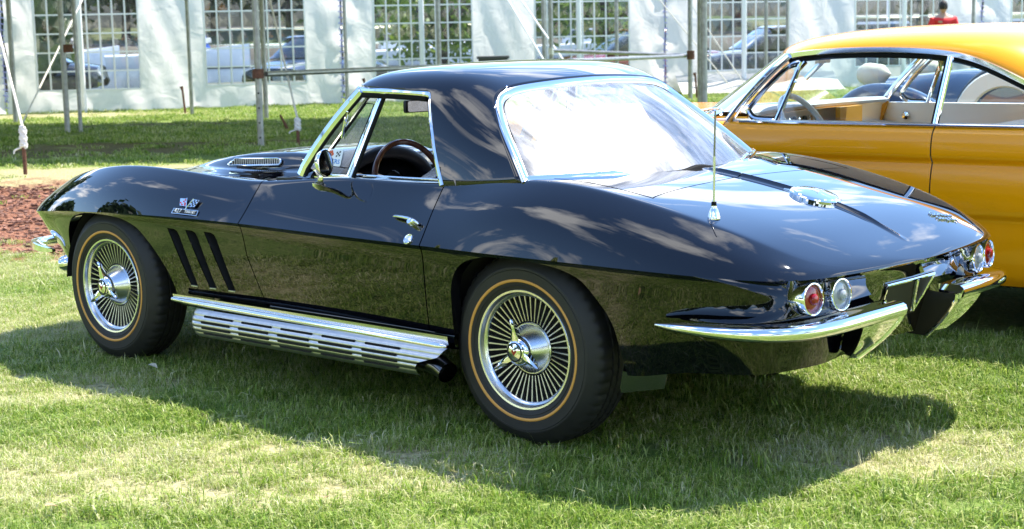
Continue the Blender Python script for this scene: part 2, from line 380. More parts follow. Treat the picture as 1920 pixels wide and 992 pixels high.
# ---- doors
for sg in (-1, 1):
    mb, P = upper_panel((sg,), -1.462+G, -.42-G, 0, VB, 46, 44)
    L = P[:, -1].copy(); L[:, 1] *= sg; flange(mb, L, np.tile((0, -sg*.6, -1.), (len(L), 1)), .05)
    s = np.linspace(0, 1, 40); C = BODY(BODY.U(-1.462+1.042*s, 0*s), 0*s); zb = .362
    qs = np.linspace(0, 1, 24)**1.2; Z = C[:, 2:3]-qs[None]*(C[:, 2:3]-zb); Xf = np.vectorize(xcut)(Z)+G; X = Xf+(-.42-G-.012*(qs[None])-Xf)*s[:, None]
    U = BODY.U(X, np.zeros_like(X)); Cu = BODY(U, np.zeros_like(U)); qq = (Cu[..., 2]-Z)/(Cu[..., 2]-zbottom(X))
    Pd = low(U, np.clip(qq, 0, 1)); sidepatch(mb, Pd, sg, False)
    for L in (Pd[0], Pd[-1], Pd[:, -1]):
        L = L.copy(); L[:, 1] *= sg; flange(mb, L, np.tile((0, -sg, 0.), (len(L), 1)))
    door = mb.build('door', 'black_paint', vette, sharp=40)
    if sg < 0: DOOR_L = door
    else: DOOR_R = door
# ---- sills under the doors
for sg in (-1, 1):
    mb = MB(); xs = np.linspace(-1.95, -.31, 60); P = np.zeros((60, 5, 3))
    for i, x in enumerate(xs):
        C = BODY(BODY.U(np.array([x]), np.array([0.])), np.array([0.]))[0]
        for j, (dw, z) in enumerate([(-.075, .372), (-.062, .350), (-.060, .325), (-.075, .30), (-.14, .29)]): P[i, j] = (x, sg*(C[1]+dw), z)
    mb.grid(P, flip=sg > 0); mb.build('sill', 'black_paint', vette)
# ---- rear body: quarters and tail in one shell
def lidx(v, G0=0.):      # rear edge of the folding-top lid
    w = np.clip((v-VB)/(1-VB), 0, 1); return .468-.075*w**.8+G0
def spine(P):
    P = P.copy(); f = np.clip((P[..., 0]-.2)/.1, 0, 1)*np.clip((1.06-P[..., 0])/.16, 0, 1); P[..., 2] += f*.013*np.clip(1-P[..., 1]/.022, 0, 1)**1.4
    return P
VIN = np.r_[np.linspace(VB, .97, 26), np.linspace(.972, 1, 16)]
mb = MB(); tail = 1-(1-np.linspace(0, 1, 80))**2.2
upper_panel((-1, 1), -.42+G, lambda v: lidx(v, .0), 0, VB, 50, 44, mb=mb, fl=False)
upper_panel((-1, 1), lambda v: lidx(v, .0), 1.1399, 0, VB, 80, 44, mb=mb, xs=tail, fl=False)
upper_panel((-1, 1), lambda v: lidx(v, G), 1.1399, VB, 1, 80, 0, mb=mb, xs=tail, vs=VIN, mod=spine, fl=False)
for sg in (-1, 1):
    xs = np.r_[lower_cols(-.42+G, .9, ARCH_R), .9+.2399*(1-(1-np.linspace(0, 1, 70))**2.6)[1:]]
    X = np.broadcast_to(xs[:, None], (len(xs), len(QV))).copy()
    X -= (.012*np.clip((-.32-xs)/.1, 0, 1))[:, None]*QV[None]; U = BODY.U(X, np.zeros_like(X)); P = low(U, np.broadcast_to(QV[None], X.shape)); P[-1, :, 1] = 0; sidepatch(mb, P, sg, False)
    q = (xs > ARCH_R[0, 0]-.001) & (xs < ARCH_R[-1, 0]+.001); L = P[q, -1].copy(); L[:, 1] *= sg; flange(mb, L, np.tile((0, -sg, 0.03), (len(L), 1)), .05)
    E = P[0].copy(); E[:, 1] *= sg; flange(mb, E, np.tile((0, -sg, 0.), (len(E), 1)))
rear = mb.build('rear_body', 'black_paint', vette, weld=.0004, sharp=40)
# ---- lid over the folding top
mb, P = upper_panel((-1, 1), .0, lambda v: lidx(v, -G), VB+.012, 1, 40, 0, vs=np.r_[np.linspace(VB+.012, .97, 26), np.linspace(.972, 1, 16)], mod=spine)
mb.build('deck_lid', 'black_paint', vette, weld=.0004, sharp=40)
# ---- hood with its tall central bulge
def dome(P):
    P = P.copy(); x, w = P[..., 0], P[..., 1]; h = pchip([-3.2, -2.62, -2.3, -2.0, -1.75, -1.58, -1.40], [0, 0, .04, .072, .080, .070, .0], x)
    half = pchip([-3.2, -2.5, -2.1, -1.4], [.18, .24, .30, .33], x); t = np.clip((half+.06-w)/.07, 0, 1); P[..., 2] += h*(t*t*(3-2*t))*(1-.10*(w/half)**2)
    return P
mb, P = upper_panel((-1, 1), -3.15, -1.52, .60+.006, 1, 70, 0, vs=np.linspace(.606, 1, 60), mod=dome)
mb.build('hood', 'black_paint', vette, weld=.0004, sharp=40)
mb, P = upper_panel((-1, 1), -3.3799, -3.155, .60, 1, 24, 20, fl=False); mb.build('nose_panel', 'black_paint', vette, weld=.0004)
# ---- cowl between hood and windscreen
def cowlback(v): w = np.clip((v-.5)/.5, 0, 1); return -1.19-.13*w**.6
mb, P = upper_panel((-1, 1), -1.515, cowlback, .60, 1, 24, 40, mod=dome); 
upper_panel((-1, 1), -1.46, lambda v: -1.2, VB+.003, .60, 24, 4, mb=mb, fl=False)
mb.build('cowl', 'black_paint', vette, weld=.0004)
# surface lookup on the left side and on top
_uu, _vv = np.meshgrid(np.linspace(0, 1, 700), np.linspace(0, .62, 120), indexing='ij'); _UP = BODY(_uu, _vv); _UN = BODY.nor(_uu, _vv)
_lq, _ll = np.meshgrid(np.linspace(0, 1, 700), np.linspace(0, 1, 60), indexing='ij'); _LO = low(_lq, _ll)
def on_side(x, z, off=0.):
    P = np.concatenate([_UP.reshape(-1, 3), _LO.reshape(-1, 3)]); 
    d = (P[:, 0]-x)**2+(P[:, 2]-z)**2; i = np.argsort(d)[:6]; w = 1/(d[i]+1e-9); y = (P[i, 1]*w).sum()/w.sum()
    if z > .69:
        k = int(np.argmin(((_UP.reshape(-1, 3)[:, [0, 2]]-(x, z))**2).sum(1))); n = _UN.reshape(-1, 3)[k].copy(); n *= np.sign(n[1]) if n[1] else 1
    else: n = np.array((0, 1., -.1))
    n = nrm(n); p = np.array((x, y, z))+n*off; return np.array((p[0], -p[1], p[2])), np.array((n[0], -n[1], n[2]))
_tu, _tv = np.meshgrid(np.linspace(0, 1, 700), np.linspace(.4, 1, 160), indexing='ij'); _TP = spine(BODY(_tu, _tv)).reshape(-1, 3); _TN = BODY.nor(_tu, _tv).reshape(-1, 3)
def on_top(x, y, off=0.):
    d = (_TP[:, 0]-x)**2+(_TP[:, 1]-abs(y))**2; k = int(np.argmin(d)); n = _TN[k].copy(); n *= np.sign(n[2]); n[1] *= (1 if y > 0 else -1)
    return np.array((x, y, _TP[k, 2]))+n*off, n
# ------------------------------------------------------------------ hardtop
HT = Surf(np.array([
 [(-1.30, .703, .874), (-1.25, .69, .95), (-1.16, .668, 1.05), (-1.06, .63, 1.15), (-1.01, .59, 1.215), (-1.01, .52, 1.236), (-1.035, .37, 1.243), (-1.055, .18, 1.247), (-1.06, 0, 1.248)],
 [(-1.24, .703, .874), (-1.19, .69, .96), (-1.10, .668, 1.06), (-1.01, .633, 1.155), (-.975, .60, 1.222), (-.98, .535, 1.268), (-1.005, .38, 1.277), (-1.025, .19, 1.282), (-1.03, 0, 1.283)],
 [(-.95, .703, .874), (-.93, .69, .97), (-.88, .668, 1.06), (-.84, .637, 1.155), (-.82, .603, 1.226), (-.82, .548, 1.282), (-.83, .40, 1.299), (-.84, .2, 1.305), (-.84, 0, 1.306)],
 [(-.50, .703, .874), (-.52, .69, .97), (-.55, .668, 1.06), (-.58, .637, 1.155), (-.60, .603, 1.226), (-.60, .548, 1.282), (-.60, .40, 1.301), (-.60, .2, 1.308), (-.60, 0, 1.309)],
 [(-.26, .711, .880), (-.29, .692, .97), (-.33, .665, 1.057), (-.39, .627, 1.142), (-.45, .585, 1.212), (-.455, .52, 1.266), (-.445, .38, 1.283), (-.435, .19, 1.290), (-.43, 0, 1.291)],
 [(-.03, .718, .912), (-.10, .680, .98), (-.19, .632, 1.06), (-.275, .577, 1.130), (-.335, .525, 1.195), (-.335, .45, 1.222), (-.32, .33, 1.233), (-.30, .16, 1.242), (-.295, 0, 1.244)]]))
u_, v_ = np.meshgrid(np.linspace(0, 1, 70), np.linspace(0, 1, 60), indexing='ij'); Ph = HT(u_, v_); mb = MB()
for sg in (-1, 1): sidepatch(mb, Ph, sg, True)
hard = mb.build('hardtop', 'black_paint', vette, weld=.0004, sharp=60)
WIN = [(-2., .5), (-2., 1.232), (-.985, 1.228), (-.60, 1.216), (-.583, 1.209), (-.574, 1.196), (-.428, .87), (-.42, .5)]
cut_convex(hard.data, WIN, (0, 2), cond=lambda m: abs(m[1]) > .42)
md = hard.modifiers.new('thickness', 'SOLIDIFY'); md.thickness = .018; md.offset = -1
_hp = Ph.reshape(-1, 3)
def on_hard(x, z, sg=-1, off=.0):
    q = _hp[_hp[:, 1] > .4]; k = int(np.argmin((q[:, 0]-x)**2+(q[:, 2]-z)**2)); return np.array((x, sg*(q[k, 1]+off), z))
def addtube(name, m, path, r, parent=vette, n=10, closed=False, flat=None, up=None, smooth=4):
    P = crom(path, smooth, closed) if smooth else np.asarray(path, float)
    return MB().tube(P, r, n, closed, flat=flat, up=up).build(name, m, parent)
for sg in (-1, 1):
    L = [(-1.0, 1.222), (-.85, 1.221), (-.70, 1.217), (-.605, 1.212), (-.580, 1.200), (-.565, 1.170), (-.52, 1.075), (-.47, .965), (-.432, .885)]
    addtube('window_molding', 'chrome', [on_hard(x, z, sg, .010 if z < 1.19 else .006) for x, z in L], .0125, up=(0, 1, 0), flat=(1, 1))
    L = [(-1.0, 1.205), (-.85, 1.204), (-.70, 1.200), (-.615, 1.195)]
    addtube('weather_strip', 'gasket', [on_hard(x, z, sg, -.012) for x, z in L], .012)
# header molding
hl = HT(np.zeros(24), np.linspace(.42, 1, 24)); hl = np.concatenate([hl*(1, -1, 1), hl[::-1][1:]]); hl[:, 2] -= .004
addtube('header_molding', 'chrome', hl, .010, smooth=0)
# backlight
Rr = HT(np.ones(60), np.linspace(0, 1, 60)); arch = np.concatenate([Rr*(1, -1, 1), Rr[::-1][1:]])
yb = np.linspace(-.716, .716, 60); bot = np.c_[-.03+.225*(1-(np.abs(yb)/.716)**2.3), yb, .920+.006*(1-(yb/.716)**2)+.012*np.exp(-(yb/.06)**2)]
d = np.r_[0, np.cumsum(np.linalg.norm(np.diff(arch, axis=0), axis=1))]; sp = np.linspace(0, 1, 60); wgt = (yb+.716)/1.432
arcl = np.stack([np.interp(np.interp(wgt, [0, .12, .88, 1], [0, .27, .73, 1])*d[-1], d, arch[:, k]) for k in range(3)], 1)
t = np.linspace(0, 1, 24); Pg = bot[:, None]*(1-t)[None, :, None]+arcl[:, None]*t[None, :, None]
Pg[..., 0] += .03*np.sin(np.pi*t)[None]*np.sin(np.pi*wgt)[:, None]; Pg[..., 2] += .018*np.sin(np.pi*t)[None]*np.sin(np.pi*wgt)[:, None]
Pg[:, :, 2] -= .004
MB().grid(Pg).build('rear_window', 'plexi', vette, sharp=180)
ar2 = arch.copy(); ar2[:, 0] += .006
fl_ = MB().tube(ar2, .019, 12, flat=(.55, 1.1), up=(.8, 0, .55)); fl_.build('rear_window_frame', 'chrome', vette)
addtube('window_gasket', 'gasket', arch*np.array((1, .965, .992))+np.array((.012, 0, .001)), .007, smooth=0)
b2 = bot.copy(); b2[:, 2] -= .022; b2[:, 0] += .012
MB().tube(b2, .017, 10, flat=(1.15, .8)).build('base_gasket', 'gasket', vette)
k = 16
for sg in (-1, 1):
    bb = bot[:k].copy(); bb[:, 2] -= .002; bb[:, 0] += .008
    if sg > 0: bb[:, 1] *= -1
    MB().tube(bb, np.r_[np.full(k-3, .018), .014, .009, .004], 10, flat=(1.2, .75)).build('base_molding', 'chrome', vette)
    base = HT(np.linspace(.55, 1, 30), np.zeros(30)); base[:, 1] *= sg
    base[:, 2] -= .002; MB().tube(base, .006, 8).build('side_gasket', 'gasket', vette)
# rear shelf and bulkhead under the window, seen through it
MB().grid(np.array([[(-.42, y, .86), (.0, y, .885), (.20, y*.55, .90)] for y in np.linspace(-.66, .66, 12)])).build('parcel_shelf', 'vinyl_black', vette)
# ------------------------------------------------------------------ windscreen, pillars, vent windows
yb = np.linspace(-.665, .665, 40); wb = np.c_[-1.262-.20*(1-(np.abs(yb)/.665)**2.1), yb, .895+.02*(1-(yb/.665)**2)]
wt = np.c_[-.992-.065*(1-(np.abs(yb)/.665)**2.2), yb*.865, 1.222+.018*(1-(yb/.665)**2)]
t = np.linspace(0, 1, 14); Pw = wb[:, None]*(1-t)[None, :, None]+wt[:, None]*t[None, :, None]; Pw[..., 0] -= .02*np.sin(np.pi*t)[None]
ws = MB().grid(Pw).build('windscreen', 'car_glass', vette, sharp=180)
addtube('windscreen_base_trim', 'chrome', wb+np.array((0, 0, -.003)), .011, smooth=0)
addtube('windscreen_header', 'chrome', wt+np.array((.0, 0, .0)), .016, smooth=0)
for sg in (-1, 1):
    e = 0 if sg < 0 else -1
    pil = Pw[e].copy(); pil[:, 1] += sg*.008; pil[0, 2] -= .01
    MB().sweep(pil, [(-.020, -.010), (-.022, .008), (-.008, .017), (.012, .016), (.024, .006), (.024, -.010)], up=(-.3, sg*1., .2)).build('windscreen_pillar', 'chrome', vette)
    addtube('pillar_seal', 'gasket', pil+np.array((.030, sg*.004, -.002)), .007, smooth=0)
    # vent window
    vb0, vb1, vt1, vt0 = np.array((-1.185, sg*.672, .902)), np.array((-.985, sg*.675, .894)), np.array((-.893, sg*.580, 1.196)), np.array((-.955, sg*.578, 1.200))
    fr = [vb0, vb0*.7+vb1*.3, vb1, vb1*.5+vt1*.5, vt1, vt0, vt0*.5+vb0*.5]
    v = empty('vent_window', vb0, vette)
    MB().tube(np.array([vb0, vb1, vt1, vt0]), .008, 8, closed=True).build('vent_frame', 'chrome', v)
    inn = [q*.82+(vb0+vb1+vt1+vt0)/4*.18 for q in (vb0, vb1, vt1, vt0)]
    MB().tube(np.array(inn), .004, 6, closed=True).build('vent_seal', 'gasket', v)
    MB().add([vb0, vb1, vt1, vt0], [(0, 1, 2, 3)]).build('pane', 'car_glass', v)
    MB().tube(np.array([vb1+(.012, 0, -.01), vt1+(.012, 0, .0)]), .011, 8).build('post', 'chrome', v)
    MB().tube(np.array([vb1+(.028, 0, -.01), vt1+(.028, 0, .0)]), .006, 8).build('post_seal', 'gasket', v)
    if sg < 0: VENT_L = v; VQ = (vb0, vb1, vt1, vt0)
    m_ = vt0*.55+vb0*.45
    MB().tube(crom([m_+(-.0, sg*.012, -.03), m_+(.02, sg*.014, .03), m_+(.035, sg*.012, .075)], 4), .006, 6).build('latch', 'chrome', v)
    bl = [BODY(BODY.U(np.array([x]), np.array([VB])), np.array([VB]))[0] for x in np.linspace(-1.21, -.43, 14)]
    addtube('belt_molding', 'chrome', [(p[0], sg*(p[1]-.003), p[2]+.003) for p in bl], .0055, parent=DOOR_L if sg < 0 else DOOR_R)
    q = BODY(BODY.U(np.array([-.40]), np.array([VB])), np.array([VB]))[0]
    MB().box((-.395, sg*(q[1]), q[2]+.003), (.05, .03, .006)).build('belt_end', 'chrome', vette)
# sticker on the vent pane
mat('sticker_white', (.82, .84, .86), .5); mat('sticker_red', (.65, .10, .02), .5); mat('sticker_blue', (.02, .22, .62), .5)
vb0, vb1, vt1, vt0 = VQ; ex = nrm(vb1-vb0); nz = nrm(np.cross(ex, nrm(vt1-vb1))); ey = nrm(np.cross(nz, ex)); nz = nz if nz[1] < 0 else -nz
so = vb0+ex*.055+ey*.030+nz*.003
stk = MB().prism([(0, 0), (.085, 0), (.09, .005), (.09, .062), (.085, .067), (.0, .067)], so, ex, ey, .0008).build('sticker', 'sticker_white', VENT_L, smooth=False)
def text(name, s, size, o, ex, ey, m, parent, ext=.0005, align='CENTER', sx=1.):
    cu = bpy.data.curves.new(name, 'FONT'); cu.body = s; cu.size = size; cu.extrude = ext; cu.align_x = align; cu.align_y = 'CENTER'; cu.resolution_u = 3
    ob = bpy.data.objects.new(name, cu); COL.objects.link(ob); dg = bpy.context.evaluated_depsgraph_get(); me = bpy.data.meshes.new_from_object(ob.evaluated_get(dg))
    bpy.data.objects.remove(ob); bpy.data.curves.remove(cu); ex = nrm(ex); ez = nrm(np.cross(ex, ey)); ey = np.cross(ez, ex)
    Mx = Matrix(((ex[0]*sx, ey[0], ez[0], o[0]), (ex[1]*sx, ey[1], ez[1], o[1]), (ex[2]*sx, ey[2], ez[2], o[2]), (0, 0, 0, 1))); me.transform(Mx); me.materials.clear()
    return link(name, me, m, parent, None)
text('lettering', 'NCRS', .026, so+ex*.046+ey*.018+nz*.0015, ex, ey, 'sticker_blue', stk, sx=1.15)
mbf = MB()
for a in range(5): mbf.prism([(.007*math.cos(b), .007*math.sin(b)) for b in np.linspace(0, 2*np.pi, 8, endpoint=False)], so+ex*(.024+.009*math.cos(a*1.257))+ey*(.047+.009*math.sin(a*1.257))+nz*.0014, ex, ey, .0005)
mbf.build('printed_flower', 'sticker_red', stk, smooth=False)
mbf = MB()
for a in range(3):
    for b in range(3):
        if (a+b) % 2 == 0: mbf.prism([(0, 0), (.007, .002), (.007, .009), (0, .007)], so+ex*(.055+.008*a)+ey*(.036+.007*b+.002*a)+nz*.0014, ex, ey, .0005)
mbf.build('printed_flag', 'black_matte', stk, smooth=False)
# ------------------------------------------------------------------ cabin
mb = MB(); mb.box((-.65, 0, .33), (1.3, 1.36, .04)); mb.build('cabin_floor', 'vinyl_black', vette)
MB().box((-.02, 0, .60), (.05, 1.34, .56)).build('bulkhead', 'vinyl_black', vette)
MB().box((-1.42, 0, .60), (.05, 1.40, .52)).build('firewall', 'dark_void', vette)
for sg in (-1, 1):
    mb = MB(); mb.box((-.85, sg*.672, .62), (1.1, .035, .50)); mb.box((-.80, sg*.645, .66), (.45, .05, .04)); mb.build('door_card', 'vinyl_black', DOOR_L if sg < 0 else DOOR_R)
# dashboard
mb = MB(); yy = np.linspace(-.66, .66, 40); P = np.zeros((40, 8, 3))
for i, y in enumerate(yy):
    for j, (x, z) in enumerate([(-1.42, .895), (-1.33, .915), (-1.25, .92), (-1.20, .905), (-1.175, .87), (-1.175, .80), (-1.19, .70), (-1.25, .60)]): P[i, j] = (x, y, z)
mb.grid(P); mb.build('dashboard', 'vinyl_black', vette, sharp=60)
for yc in (-.36, .36):
    mb = MB(); th = np.linspace(0, np.pi, 32); pth = np.array([(-1.10+.0*math.sin(a), yc-.265*math.cos(a), .76+.20*math.sin(a)**.8) for a in th])
    mb.tube(pth, .028, 10); 
    P = np.zeros((32, 3, 3)); P[:, 0] = pth; P[:, 1] = pth+(-.06, 0, .012); P[:, 2] = pth+(-.20, 0, .0); mb.grid(P); mb.build('dash_hood', 'vinyl_black', vette, sharp=60)
    for gy, gz, r in ((-.10, .80, .078), (.10, .80, .078)) if yc < 0 else ((0, .80, .02),):
        g = MB().lathe([(0, .004), (r*.93, .004), (r*.95, .012), (r, .012), (r, -.01)], (-1.165, yc+gy, gz), (1, 0, .1), 28).build('gauge', 'chrome', vette)
        if yc < 0: MB().lathe([(0, .006), (r*.88, .006)], (-1.163, yc+gy, gz), (1, 0, .1), 24).build('dial', 'black_matte', g)
MB().box((-1.145, 0, .72), (.10, .20, .34)).build('centre_console', 'vinyl_black', vette)
MB().lathe([(0, .01), (.045, .01), (.05, .014), (.053, 0)], (-1.09, .0, .80), (1, 0, .15), 24).build('clock', 'chrome', vette)
MB().box((-1.165, .36, .845), (.02, .40, .07)).build('glove_panel', 'alu', vette)
sw = empty('steering_wheel', (-.955, -.36, .815), vette); th = np.linspace(0, 2*np.pi, 48, endpoint=False); tl = math.radians(16); e1 = np.array((0, 1., 0)); e2 = np.array((-math.sin(tl), 0, math.cos(tl))); c = np.array((-.955, -.36, .815))
MB().tube([c+.197*(math.cos(a)*e1+math.sin(a)*e2) for a in th], .0125, 10, closed=True).build('rim', 'wood_rim', sw)
ez = np.cross(e1, e2)
for a in (math.radians(20), math.radians(160), math.radians(270)):
    dvec = math.cos(a)*e1+math.sin(a)*e2
    MB().box(c+dvec*.105-ez*.0, (.185, .034, .004), R=np.stack([dvec, np.cross(ez, dvec), ez], 1)).build('spoke', 'brushed', sw)
MB().lathe([(0, .025), (.03, .022), (.042, .0), (.04, -.03)], c, ez, 20).build('horn_button', 'chrome', sw)
MB().tube([c-ez*.02*np.sign(ez[0]), c+np.array((-.25, 0, -.06))], .022, 10).build('column', 'black_matte', sw)
for yc in (-.36, .36):
    s = empty('seat', (-.5, yc, .35), vette)
    def cushion(P0, nx, ny): return P0
    mb = MB(); a, b = np.meshgrid(np.linspace(0, 1, 14), np.linspace(0, 2*np.pi, 24, endpoint=False), indexing='ij')
    hw = .225-.02*a-.05*np.clip((a-.8)/.2, 0, 1)**2; th_ = .065*(1-.35*a)
    P = np.stack([-.42+.19*a+th_*np.sign(np.cos(b))*np.abs(np.cos(b))**.6, yc+hw*np.sign(np.sin(b))*np.abs(np.sin(b))**.55, .42+.46*a], -1); mb.grid(P, cv=True); mb.add(P[-1], [tuple(range(24))])
    mb.build('backrest', 'vinyl_silver', s, sharp=60)
    mb = MB(); b_ = np.stack([-.68+.24*np.sign(np.cos(b))*np.abs(np.cos(b))**.5, yc+.24*np.sign(np.sin(b))*np.abs(np.sin(b))**.5, .36+.13*a], -1); mb.grid(b_, cv=True); mb.add(b_[-1], [tuple(range(24))]); mb.build('cushion', 'vinyl_silver', s, sharp=60)
mb = MB(); mb.box((0, 0, 0), (.018, .22, .055)); rv = mb
rvm = empty('rear_view_mirror', (-1.10, .03, 1.14), vette); yy = np.linspace(-1, 1, 24)
pm = [(s_, q_) for s_, q_ in [(-.11, -.018), (-.105, -.026), (.105, -.026), (.11, -.018), (.11, .018), (.105, .026), (-.105, .026), (-.11, .018)]]
MB().prism(pm, (-1.152, -.075, 1.135), (.12, 1, 0), (0, 0, 1), .016).build('shell', 'black_matte', rvm)
MB().prism([(a*.94, b*.86) for a, b in pm], (-1.1345, -.073, 1.135), (.12, 1, 0), (0, 0, 1), .001).build('glass', 'chrome', rvm)
MB().tube([(-1.15, -.07, 1.15), (-1.10, -.05, 1.24)], .006, 8).build('stem', 'chrome', rvm)
# ------------------------------------------------------------------ wheels
def tyre_grid(n=288):
    pr = [(.200, -.01), (.206, -.001), (.214, .004), (.228, .010), (.245, .0145), (.262, .016), (.280, .0145), (.284, .0150), (.286, .0128), (.290, .0128), (.292, .0128), (.298, .009), (.314, .000), (.328, -.010), (.337, -.018), (.342, -.026), (.345, -.040), (.346, -.060), (.338, -.062), (.338, -.068), (.346, -.070), (.347, -.090), (.339, -.092), (.339, -.098), (.347, -.100), (.346, -.125), (.338, -.127), (.338, -.133), (.346, -.135), (.345, -.150), (.338, -.168), (.315, -.185), (.28, -.195), (.21, -.185)]
    th = np.linspace(0, 2*np.pi, n, endpoint=False); A = np.zeros((len(pr), n, 3)); k = np.arange(n)
    for i, (r, h) in enumerate(pr):
        rr = np.full(n, r)
        if i in (14, 15, 16): rr = rr-np.where((k % 6) < 2, .0045, 0)
        if 17 <= i <= 28: rr = rr-np.where(((k+i) % 6) < 1, .004, 0)
        A[i] = np.stack([rr*np.cos(th), np.full(n, -h), rr*np.sin(th)], 1)
    return A
def local(mb, name, m, par, sharp=35):
    o = mb.build(name, m, None, sharp); o.parent = par; return o
FIN = MB(); 
for hh in (0,): FIN.box((.146, .030, 0), (.092, .020, .0034))
FINR = None
def make_wheel():
    w = empty('wheel', (0, -.775, .333), None)
    local(MB().grid(tyre_grid(), cv=True), 'tyre', 'tyre_rubber', w, 40)
    local(MB().lathe([(.2415, .0115), (.2430, .0160), (.2515, .0176), (.2530, .0145)], (0, 0, 0), n=96), 'tyre_stripe', 'stripe_gold', w, 180)
    local(MB().lathe([(.2275, .0085), (.2285, .0125), (.2305, .0128), (.2315, .0095)], (0, 0, 0), n=96), 'tyre_bead', 'tyre_rubber', w, 180)
    local(MB().lathe([(.205, -.05), (.2155, -.02), (.2165, .002), (.213, .0065), (.206, .0055), (.2025, -.001), (.199, -.010), (.193, -.013), (.189, -.018), (.187, -.06)], (0, 0, 0), n=96), 'rim', 'brushed', w, 25)
    local(MB().lathe([(.0, -.055), (.12, -.055), (.19, -.06), (.195, -.03)], (0, 0, 0), n=48), 'rim_well', 'dark_void', w)
    hub = local(MB().lathe([(.094, -.06), (.094, -.036), (.090, -.031), (.0875, -.031), (.054, .020), (.050, .022)], (0, 0, 0), n=48), 'hub_cone', 'brushed', w, 25)
    kn = MB(); th = np.linspace(0, 2*np.pi, 72, endpoint=False); A = np.array([[((.049-(.0025 if k % 2 else 0))*math.cos(a), -h, (.049-(.0025 if k % 2 else 0))*math.sin(a)) for k, a in enumerate(th)] for h in (.018, .034)]); kn.grid(A, cv=True)
    local(kn, 'knurl_ring', 'alu', w, 10)
    sp = MB().lathe([(.050, .033), (.047, .040), (.041, .044), (.039, .043)], (0, 0, 0), n=40)
    for k in range(3):
        a = math.radians(97+120*k); er = np.array((math.cos(a), 0, math.sin(a))); et = np.array((-math.sin(a), 0, math.cos(a))); ey = np.array((0, -1., 0)); secs = []
        for r, wd, h0, h1 in ((.030, .021, .026, .043), (.055, .0165, .028, .046), (.085, .0115, .034, .049), (.108, .0075, .042, .053), (.116, .003, .047, .052)):
            secs.append([er*r+et*wd+ey*h0, er*r+et*wd*.75+ey*h1, er*r+ey*(h1+.004), er*r-et*wd*.75+ey*h1, er*r-et*wd+ey*h0])
        sp.grid(np.array(secs), cv=True)
    local(sp, 'spinner', 'chrome', w, 40)
    cap = local(MB().lathe([(.039, .040), (.038, .048), (.030, .053), (.0, .056)], (0, 0, 0), n=40), 'centre_cap', 'chrome', w)
    em = MB()
    em.prism([(-.012, .002), (0, -.012), (.012, .002), (.007, .012), (0, .002), (-.007, .012)], (0, -.0545, 0), (1, 0, 0), (0, 0, 1), .0015)
    local(em, 'cap_emblem', 'red_lens', cap)
    ring = MB().lathe([(.029, .0525), (.030, .0545), (.0335, .0535), (.034, .051)], (0, 0, 0), n=40); local(ring, 'cap_ring', 'black_matte', cap)
    return w
W0 = make_wheel(); NF = 46
fin_me = bpy.data.meshes.new('fin'); V = []
for x, wd in ((.098, .0034), (.190, .0052)):
    y0 = .034 if x < .12 else .022
    V += [(x, y0, wd/2), (x, y0, -wd/2), (x, y0+.013, -wd/2), (x, y0+.013, wd/2)]
fin_me.from_pydata(V, [], [(0, 1, 5, 4), (1, 2, 6, 5), (2, 3, 7, 6), (3, 0, 4, 7), (0, 3, 2, 1), (4, 5, 6, 7)]); fin_me.materials.append(MATS['alu'])
def place_wheel(w0, loc, rotz, first=False, fins=True, spin=0.):
    w = w0 if first else w0.copy()
    if not first:
        COL.objects.link(w)
        for ch in list(w0.children):
            if ch.name.startswith('fin'): continue
            c = ch.copy(); COL.objects.link(c); c.parent = w
            for g in ch.children: d = g.copy(); COL.objects.link(d); d.parent = c
    w.parent = vette; w.location = Vector(loc)-Vector(vette.location); w.rotation_euler = (0, spin, rotz)
    if fins:
        for k in range(NF):
            o = bpy.data.objects.new('fin', fin_me); COL.objects.link(o); o.parent = w; o.rotation_euler = (0, 2*math.pi*k/NF, 0)
    return w
base_children = list(W0.children)
wfl = place_wheel(W0, (-2.489, -.765, .333), 0, fins=True, spin=-.06)
wrr = place_wheel(W0, (0, .775, .333), math.pi, fins=True); wfr = place_wheel(W0, (-2.489, .765, .333), math.pi, fins=False)
place_wheel(W0, (0, -.775, .333), 0, first=True)
for (xc, sg, R_, x0) in ((0.02, -1, .42, 0), (0.02, 1, .42, 0), (-2.40, -1, .44, 0), (-2.40, 1, .44, 0)):
    th = np.linspace(.10, np.pi-.10, 40); P = np.array([[(xc+R_*math.cos(a), sg*y, .30+min(.40, R_*math.sin(a))) for y in (.77, .45)] for a in th]); mb = MB().grid(P)
    mb.add([(xc+R_*math.cos(a), sg*.45, .30+min(.40, R_*math.sin(a))) for a in th], [tuple(range(40))]); mb.build('wheel_housing', 'dark_void', vette)
mb = MB(); mb.box((-1.2, 0, .27), (1.2, 1.46, .07)); mb.box((-1.30, 0, .30), (3.4, .85, .05)); mb.build('floor_pan', 'dark_void', vette)
MB().tube([(.0, -.62, .333), (0, .62, .333)], .04, 10).build('axle', 'dark_void', vette)
# mud flaps behind the rear wheels
for sg in (-1, 1):
    MB().prism([(0, 0), (.158, .0), (.166, .02), (.166, .12), (0, .12)], (.50, sg*.63, .235), (-.55, sg*1, 0), (.22, 0, 1), .006).build('mud_flap', 'mudflap', vette)
# ------------------------------------------------------------------ brightwork and small parts
# slot liners behind the fender vents
for poly in VENTS:
    P = np.array([on_side(x, z, -.004)[0] for x, z in poly]); Q = P+np.array((.012, .045, 0)); n = len(P)
    mb = MB(); mb.add(np.r_[P, Q], [(i, (i+1) % n, n+(i+1) % n, n+i) for i in range(n)]+[tuple(range(n, 2*n))]); mb.build('vent_slot', 'black_matte', vette, smooth=False)
    a, b = P[5], P[6]; MB().tube([a+(0, -.003, -.001), b+(0, -.003, -.001)], .0035, 6).build('vent_lip', 'alu', vette)
